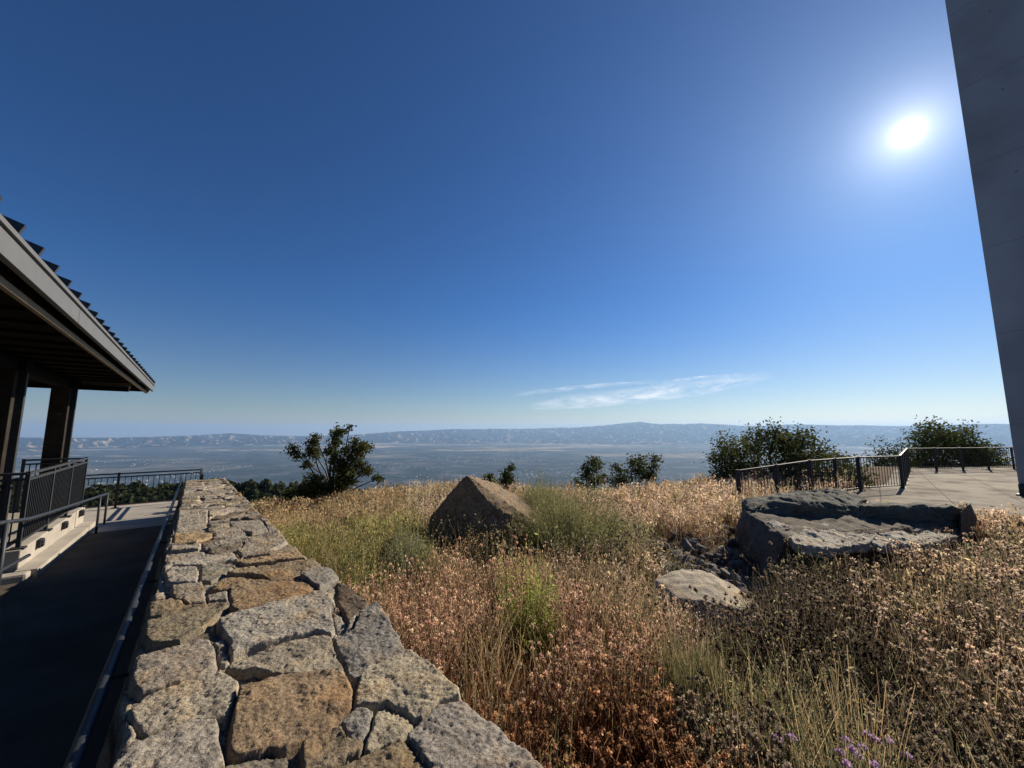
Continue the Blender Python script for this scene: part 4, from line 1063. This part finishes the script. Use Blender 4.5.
stem_shrub('leafy_plant', 'bright green leafy plant in the middle of the rusty brush', 'plant', 532, 662, .27, .66, (.20, .23, .06), (.42, .44, .14), 420, 3000, .015, flat=1.0)
stem_shrub('leafy_plant', 'small yellow green plant behind the bright leafy one', 'plant', 520, 616, .26, .50, (.20, .20, .06), (.36, .34, .11), 220, 2600, .016, flat=1.0)
stem_shrub('wispy_bush', 'grey green wispy tuft at the lower middle of the slope', 'bush', 700, 745, .24, .46, (.11, .105, .05), (.23, .205, .10), 2200, 4500, .005)
stem_shrub('wispy_bush', 'thin olive tuft close to the purple flowers', 'bush', 780, 775, .18, .36, (.11, .105, .05), (.22, .20, .10), 900, 1500, .005)
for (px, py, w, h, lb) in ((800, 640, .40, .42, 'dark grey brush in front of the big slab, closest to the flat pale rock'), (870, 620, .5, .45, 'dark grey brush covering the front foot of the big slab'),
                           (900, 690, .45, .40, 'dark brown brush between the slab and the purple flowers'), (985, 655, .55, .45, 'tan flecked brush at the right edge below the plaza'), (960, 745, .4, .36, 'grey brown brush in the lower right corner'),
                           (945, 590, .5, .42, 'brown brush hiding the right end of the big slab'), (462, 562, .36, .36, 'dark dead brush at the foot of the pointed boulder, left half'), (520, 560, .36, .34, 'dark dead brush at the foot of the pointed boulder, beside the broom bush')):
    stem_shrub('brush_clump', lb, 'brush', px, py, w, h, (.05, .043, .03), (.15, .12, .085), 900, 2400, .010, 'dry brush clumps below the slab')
stem_shrub('weed_clump', 'yellowish green weed clump against the stone wall', 'weeds', 296, 585, .42, .52, (.17, .165, .05), (.32, .29, .10), 700, 4200, .016)
stem_shrub('weed_clump', 'pale weed clump beside the sage bush', 'weeds', 440, 590, .25, .36, (.20, .18, .07), (.33, .29, .13), 500, 2600, .014)
stem_shrub('fence_scrub', 'pale green scrub in front of the plaza fence', 'scrub', 742, 488, .5, .42, (.15, .16, .08), (.30, .29, .17), 700, 4000, .018, tdist=7.2)

# purple flowers
flw = [(840, 752), (846, 741), (853, 750), (858, 757), (872, 738), (876, 741), (889, 742), (868, 735), (792, 738), (778, 739), (907, 756), (862, 748), (848, 765), (875, 766)]
M_pet = plant_mat('petals', .5)
def flower_proto():
    g = Veg(); k = 26
    d = rng.normal(0, 1, (k, 3)); d[:, 2] = np.abs(d[:, 2]) * .6; d /= np.linalg.norm(d, axis=1)[:, None]
    g.add(*shards(d * .012, np.full(k, .011), vary((.62, .44, .68), k), .5, .4)); head = g
    g2_ = Veg(); g2_.add(*ribbons(np.array([[0, 0, -.34]]), np.array([[0, 0, -.004]]), np.array([[.01, 0, 0]]), np.array([.0016]), np.array([.0012]), np.array([[.14, .16, .06]]), np.array([[.14, .16, .06]])))
    return head, g2_
hd_, st_ = flower_proto()
hm = np_mesh('head', np.concatenate(hd_.V), np.concatenate(hd_.Q), np.concatenate(hd_.C)); hm.materials.append(M_pet)
sm_ = np_mesh('stem', np.concatenate(st_.V), np.concatenate(st_.Q), np.concatenate(st_.C)); sm_.materials.append(M_plant)
for px, py in flw:
    p = at_z(px, py, .40)
    root = empty('purple_flower', (p.x, p.y, p.z)); tag(root, 'small purple flower head on a thin stem at the lower right', 'flower', 'purple flowers in the brush')
    for nm, m_ in (('flower_head', hm), ('stem', sm_)):
        c = bpy.data.objects.new(nm, m_); col.objects.link(c); c.parent = root
    root.rotation_euler = (random.uniform(-.15, .15), random.uniform(-.15, .15), random.uniform(0, 6))

# trees ---------------------------------------------------------------
M_bark = simple('bark', (.075, .06, .048), .95, 0, .3, 14, .004, 60)
def tree(name, label, bpx, bpy_, t, lobes, c_lo, c_hi, leaves, leaf, depth=.9, base_z=None, limb_r=.05, cat='tree', group=None, lobe_k=1.0):
    p = at_t(bpx, bpy_, t); z0 = float(gz([p.x], [p.y])[0]) if base_z is None else base_z
    root = empty(name, (p.x, p.y, z0)); tag(root, label, cat, group)
    k = t / F_PX
    L = []
    for (x, y, r) in lobes:
        q = at_t(x, y, t); rw = r * k
        L.append((np.array([q.x, q.y + random.uniform(-depth, depth), q.z]), rw))
    mb = MB()
    bpos = Vector((p.x, p.y, z0 - .2))
    cen = sum((c for c, _ in L), np.zeros(3)) / len(L)
    fork = Vector((p.x, p.y, z0 + .25 * max(.2, cen[2] - z0)))
    mb.tube([bpos, (bpos + fork) / 2 + Vector((.04, .02, 0)), fork], limb_r, 8, limb_r * .75)
    for c, rw in L:
        cv = Vector(c); m1 = fork.lerp(cv, .5) + Vector((random.uniform(-.15, .15), random.uniform(-.15, .15), random.uniform(0, .18)))
        mb.tube([fork, m1, cv, cv + (cv - fork).normalized() * rw * .6], limb_r * .55, 6, limb_r * .10)
    mb.build('trunk', M_bark, root)
    L = [(c, rw * lobe_k) for c, rw in L]
    areas = np.array([rw ** 2 for _, rw in L]); areas = areas / areas.sum()
    g = Veg()
    for (c, rw), a in zip(L, areas):
        ncl = max(5, int(10 + 8 * rw / (leaf * 8)))
        d = rng.normal(0, 1, (ncl, 3)); d /= np.linalg.norm(d, axis=1)[:, None]
        clc = c + d * (rw * rng.uniform(.25, 1.0, (ncl, 1)) ** .6)
        # twigs
        nl = max(60, int(leaves * a)); ii = rng.integers(0, ncl, nl)
        sp = rw * .20 + leaf
        q = clc[ii] + rng.normal(0, 1, (nl, 3)) * sp * np.array([1, 1, .7])
        cl_t = rng.random((ncl, 1))
        cc = (np.array(c_lo) * (1 - cl_t) + np.array(c_hi) * cl_t)[ii] * rng.uniform(.75, 1.3, (nl, 1))
        g.add(*shards(q, rng.uniform(.6, 1.25, nl) * leaf, cc, .8, .6))
        tb = np.repeat(c[None], ncl, 0); g.add(*ribbons(tb, clc, rng.normal(0, .03, (ncl, 3)), np.full(ncl, .012), np.full(ncl, .005), np.tile((.06, .05, .04), (ncl, 1)), np.tile((.06, .05, .04), (ncl, 1))))
    o = g.build('crown', M_leaf, root, origin=(p.x, p.y, z0))
    return root
Z5 = lambda L: [(240 + x / 3.657, 400 + y / 3.657, r / 3.657) for x, y, r in L]
DG, DG2 = (.040, .052, .018), (.12, .13, .05)
tree('young_oak', 'dark two stemmed young oak on the crest beyond the wall', 333, 506, 12.0,
     Z5([(262,140,20),(256,165,22),(212,188,28),(262,195,30),(240,235,18),(350,112,26),(392,100,10),(345,148,30),(405,160,22),(440,180,32),(395,195,36),(350,195,26),(460,172,18),(420,235,28),(360,240,40),(270,292,28),(390,285,46),(455,262,26),(492,292,18),(235,325,34),(300,320,44),(360,320,44),(190,340,22)]), DG, DG2, 11000, .043, .35, lobe_k=.84)
tree('scrub_oak', 'broad dark scrub oak behind the plaza fence, left of the big slab', 775, 492, 12.5,
     [(720,462,14),(735,450,16),(752,438,14),(770,436,14),(790,438,15),(745,462,18),(770,456,22),(795,454,18),(812,450,14),(825,458,12),(715,475,12),(740,478,18),(770,478,22),(800,474,20),(828,470,12),(842,462,8),(850,458,6),(838,474,10),(860,475,9),(785,447,14),(782,462,18),(740,488,14),(765,490,16),(790,488,16),(815,486,16),(838,484,14),(858,484,10)], DG, DG2, 16000, .05, .9)
tree('scrub_oak', 'rounded dark scrub oak behind the far corner of the plaza fence', 940, 485, 19.5,
     [(895,452,10),(908,444,11),(922,436,11),(938,432,10),(955,434,10),(970,440,11),(985,448,9),(915,455,14),(938,450,16),(960,452,15),(980,458,11),(972,449,11),(968,462,13),(990,456,9),(998,464,8),(900,464,11),(930,466,16),(960,468,16),(985,470,10),(886,462,7),(878,468,6),(900,474,10),(925,474,12),(955,474,12),(985,474,10)], DG, (.10, .12, .045), 17000, .065, 1.0, lobe_k=1.25)
tree('small_bush', 'small upright dark bush on the crest, the left one of a pair', 592, 496, 11.5,
     [(592,462,7),(586,470,9),(598,468,8),(590,482,11),(580,485,7),(602,480,7)], (.05, .065, .025), (.11, .125, .05), 1700, .042, .3, limb_r=.03, cat='bush', lobe_k=.85)
tree('small_bush', 'spreading dark bush on the crest, the right one of a pair', 634, 494, 11.5,
     [(620,468,7),(630,463,7),(642,462,8),(652,458,6),(657,466,6),(625,478,10),(640,476,12),(652,476,9),(615,482,8)], (.05, .065, .025), (.11, .125, .05), 2300, .042, .3, limb_r=.03, cat='bush', lobe_k=.85)
tree('sapling', 'slender dark sapling behind the pointed boulder', 507, 490, 8.5,
     [(511,468,4),(507,474,5),(505,481,5),(510,480,4)], DG, DG2, 700, .03, .1, limb_r=.015, cat='sapling')
tree('sapling', 'tiny dark sapling just left of the taller sapling', 489, 490, 9.0,
     [(488,478,4),(492,482,4),(486,484,4)], DG, DG2, 500, .03, .1, limb_r=.012, cat='sapling')

# woodland on the spur below ------------------------------------------
def woodland(num):
    g = Veg()
    a = np.radians(rng.uniform(-75, -8, num)); r = rng.uniform(215, 430, num); x, y = r * np.sin(a), r * np.cos(a)
    z = gz(x, y); h = rng.uniform(3.0, 7.5, num); k = 46
    c = np.stack([x, y, z + h * .5], -1)
    d = rng.normal(0, 1, (num, k, 3)); d /= np.linalg.norm(d, axis=2)[..., None]
    q = c[:, None] + d * (h * .5)[:, None, None] * np.array([1.05, 1.05, .9]) * rng.uniform(.6, 1.0, (num, k, 1))
    cc = (vary((.05, .06, .028), num, .4)[:, None] * rng.uniform(.7, 1.3, (num, k, 1))).reshape(-1, 3)
    g.add(*shards(q.reshape(-1, 3), np.repeat(h * .20, k), cc, 1, .8)); return g
o = woodland(7500).build('woodland', M_leaf); tag(o, 'dark evergreen woodland on the spur below the terrace', 'woodland', kind='stuff')

# city in the valley: pale low roofs scattered over the plain -----------
def city(num):
    r = 7500 * (30000 / 7500) ** rng.random(num); a = np.radians(rng.uniform(-62, 60, num)); x, y = r * np.sin(a), r * np.cos(a)
    dens = fbm(x / 1800, y / 1800, 0, 4, 401); kp = dens > .05 + .25 * rng.random(num); x, y, r = x[kp], y[kp], r[kp]; k = len(x)
    w = rng.uniform(7, 22, k); l_ = rng.uniform(8, 45, k); h = rng.uniform(5, 16, k); z = gz(x, y)
    base = np.array([(-1, -1, 0), (1, -1, 0), (1, 1, 0), (-1, 1, 0), (-1, -1, 1), (1, -1, 1), (1, 1, 1), (-1, 1, 1)], float)
    V = base[None] * np.stack([w, l_, h], -1)[:, None]; ct, st = math.cos(.5), math.sin(.5)
    V = np.stack([V[..., 0] * ct - V[..., 1] * st, V[..., 0] * st + V[..., 1] * ct, V[..., 2]], -1) + np.stack([x, y, z - 1], -1)[:, None]
    q = np.array([(4, 5, 6, 7), (0, 1, 5, 4), (1, 2, 6, 5), (2, 3, 7, 6), (3, 0, 4, 7)])
    Q = (np.arange(k)[:, None, None] * 8 + q[None]).reshape(-1, 4)
    c = np.repeat(vary((.26, .26, .26), k, .6), 8, 0)
    return np_mesh('city', V.reshape(-1, 3), Q, np.clip(c, 0, .85))
M_city = stone_mat('city_roofs', True, speck=0.0, bump=0.0, lichen=0.0)
m_, n_, l_, b_ = new_mat('city_roof'); at_ = n_.new('ShaderNodeAttribute'); at_.attribute_name = 'Col'; l_.new(at_.outputs['Color'], b_.inputs['Base Color']); b_.inputs['Roughness'].default_value = .7
o = link('city', city(9000), m_); tag(o, 'hazy city of pale roofs spread over the valley floor', 'city', kind='stuff')

# thin cirrus far out over the range ------------------------------------
def cirrus(name, pts_top, pts_bot, alt, seed, dens, label):
    """high sheet of ice cloud lying level at its altitude; outline given by two edges"""
    top = [at_z(x, y, alt) for x, y in pts_top]; bot = [at_z(x, y, alt) for x, y in pts_bot]
    k, mrow = 80, 24; V = []; UVv = []
    for j in range(mrow + 1):
        for i in range(k + 1):
            u = i / k; v = j / mrow
            def ev(L):
                f = u * (len(L) - 1); a = min(int(f), len(L) - 2); return L[a].lerp(L[a + 1], f - a)
            p = ev(bot).lerp(ev(top), v)
            V.append((p.x, p.y, p.z + 250 * math.sin(v * math.pi) + 120 * mnoise.noise((u * 6, v * 3, seed))))
            UVv.append((u, v, 0))
    idx = np.arange((k + 1) * (mrow + 1)).reshape(mrow + 1, k + 1)
    q = np.stack([idx[:-1, :-1], idx[:-1, 1:], idx[1:, 1:], idx[1:, :-1]], -1).reshape(-1, 4)
    me = np_mesh(name, V, q, np.array(UVv), smooth=True)
    m, n, l, b = new_mat(name); n.remove(b)
    at = n.new('ShaderNodeAttribute'); at.attribute_name = 'Col'
    mp = n.new('ShaderNodeMapping'); mp.inputs['Scale'].default_value = (5.0, 1.6, 1); mp.inputs['Location'].default_value = (seed, seed * 2, 0); l.new(at.outputs['Vector'], mp.inputs['Vector'])
    nz = n.new('ShaderNodeTexNoise'); nz.inputs['Scale'].default_value = 1.6; nz.inputs['Detail'].default_value = 9; nz.inputs['Roughness'].default_value = .62; nz.inputs['Distortion'].default_value = .6; l.new(mp.outputs[0], nz.inputs['Vector'])
    def mth(op, a, bb=None):
        x = n.new('ShaderNodeMath'); x.operation = op
        for i, v in enumerate((a, bb)):
            if v is None: continue
            if isinstance(v, (int, float)): x.inputs[i].default_value = v
            else: l.new(v, x.inputs[i])
        return x.outputs[0]
    sp = n.new('ShaderNodeSeparateXYZ'); l.new(at.outputs['Vector'], sp.inputs[0])
    u, v = sp.outputs[0], sp.outputs[1]
    eu = mth('MULTIPLY', mth('MULTIPLY', u, mth('SUBTRACT', 1.0, u)), 4.0); evv = mth('MULTIPLY', mth('MULTIPLY', v, mth('SUBTRACT', 1.0, v)), 4.0)
    mask = mth('MULTIPLY', mth('POWER', eu, .55), mth('POWER', evv, .8))
    mr = n.new('ShaderNodeMapRange'); mr.inputs['From Min'].default_value = .34; mr.inputs['From Max'].default_value = .66; l.new(nz.outputs['Fac'], mr.inputs['Value'])
    al = mth('MULTIPLY', mth('MULTIPLY', mr.outputs[0], mask), dens)
    tr = n.new('ShaderNodeBsdfTransparent'); d = n.new('ShaderNodeBsdfDiffuse'); t2 = n.new('ShaderNodeBsdfTranslucent'); mm = n.new('ShaderNodeMixShader'); mx = n.new('ShaderNodeMixShader')
    t2.inputs[0].default_value = (.84, .92, 1.0, 1)
    n.remove(d); n.remove(mm)
    l.new(al, mx.inputs[0]); l.new(tr.outputs[0], mx.inputs[1]); l.new(t2.outputs[0], mx.inputs[2]); l.new(mx.outputs[0], n['Material Output'].inputs['Surface'])
    o = link(name, me, m); tag(o, label, 'cloud')
    o['kind'] = 'stuff'
    return o
cirrus('cirrus', [(530, 403), (570, 394), (640, 386), (700, 379), (770, 371)], [(530, 411), (580, 409), (640, 404), (700, 396), (775, 379)], 7200, 1.7, .75, 'thin white cirrus streak low over the far hills')
cirrus('cirrus', [(515, 392), (560, 387), (610, 382), (660, 380)], [(515, 397), (560, 392), (610, 387), (660, 384)], 7200, 4.2, .4, 'fainter narrow cirrus wisp above and left of the main streak')
cirrus('cirrus', [(660, 381), (700, 376), (745, 373)], [(660, 385), (700, 380), (745, 377)], 7200, 8.2, .4, 'short faint cirrus wisp along the right end of the main streak')

# ------------------------------------------------------------------ haze
b = MB(); HZ0, HZ1 = -1075.0, 800.0
b.box((0, 0, (HZ0 + HZ1) / 2), (80000, 0, 0), (0, 80000, 0), (0, 0, (HZ1 - HZ0) / 2))
hz = b.build('haze', None)
m, n, l, bs = new_mat('haze'); n.remove(bs)
pvn = n.new('ShaderNodeVolumePrincipled'); pvn.inputs['Color'].default_value = (.43, .66, 1.0, 1); pvn.inputs['Density'].default_value = 2.1e-5; pvn.inputs['Anisotropy'].default_value = .25
l.new(pvn.outputs[0], n['Material Output'].inputs['Volume'])
hz.data.materials.append(m); tag(hz, kind='stuff', label='thin blue haze filling the valley', cat='haze')
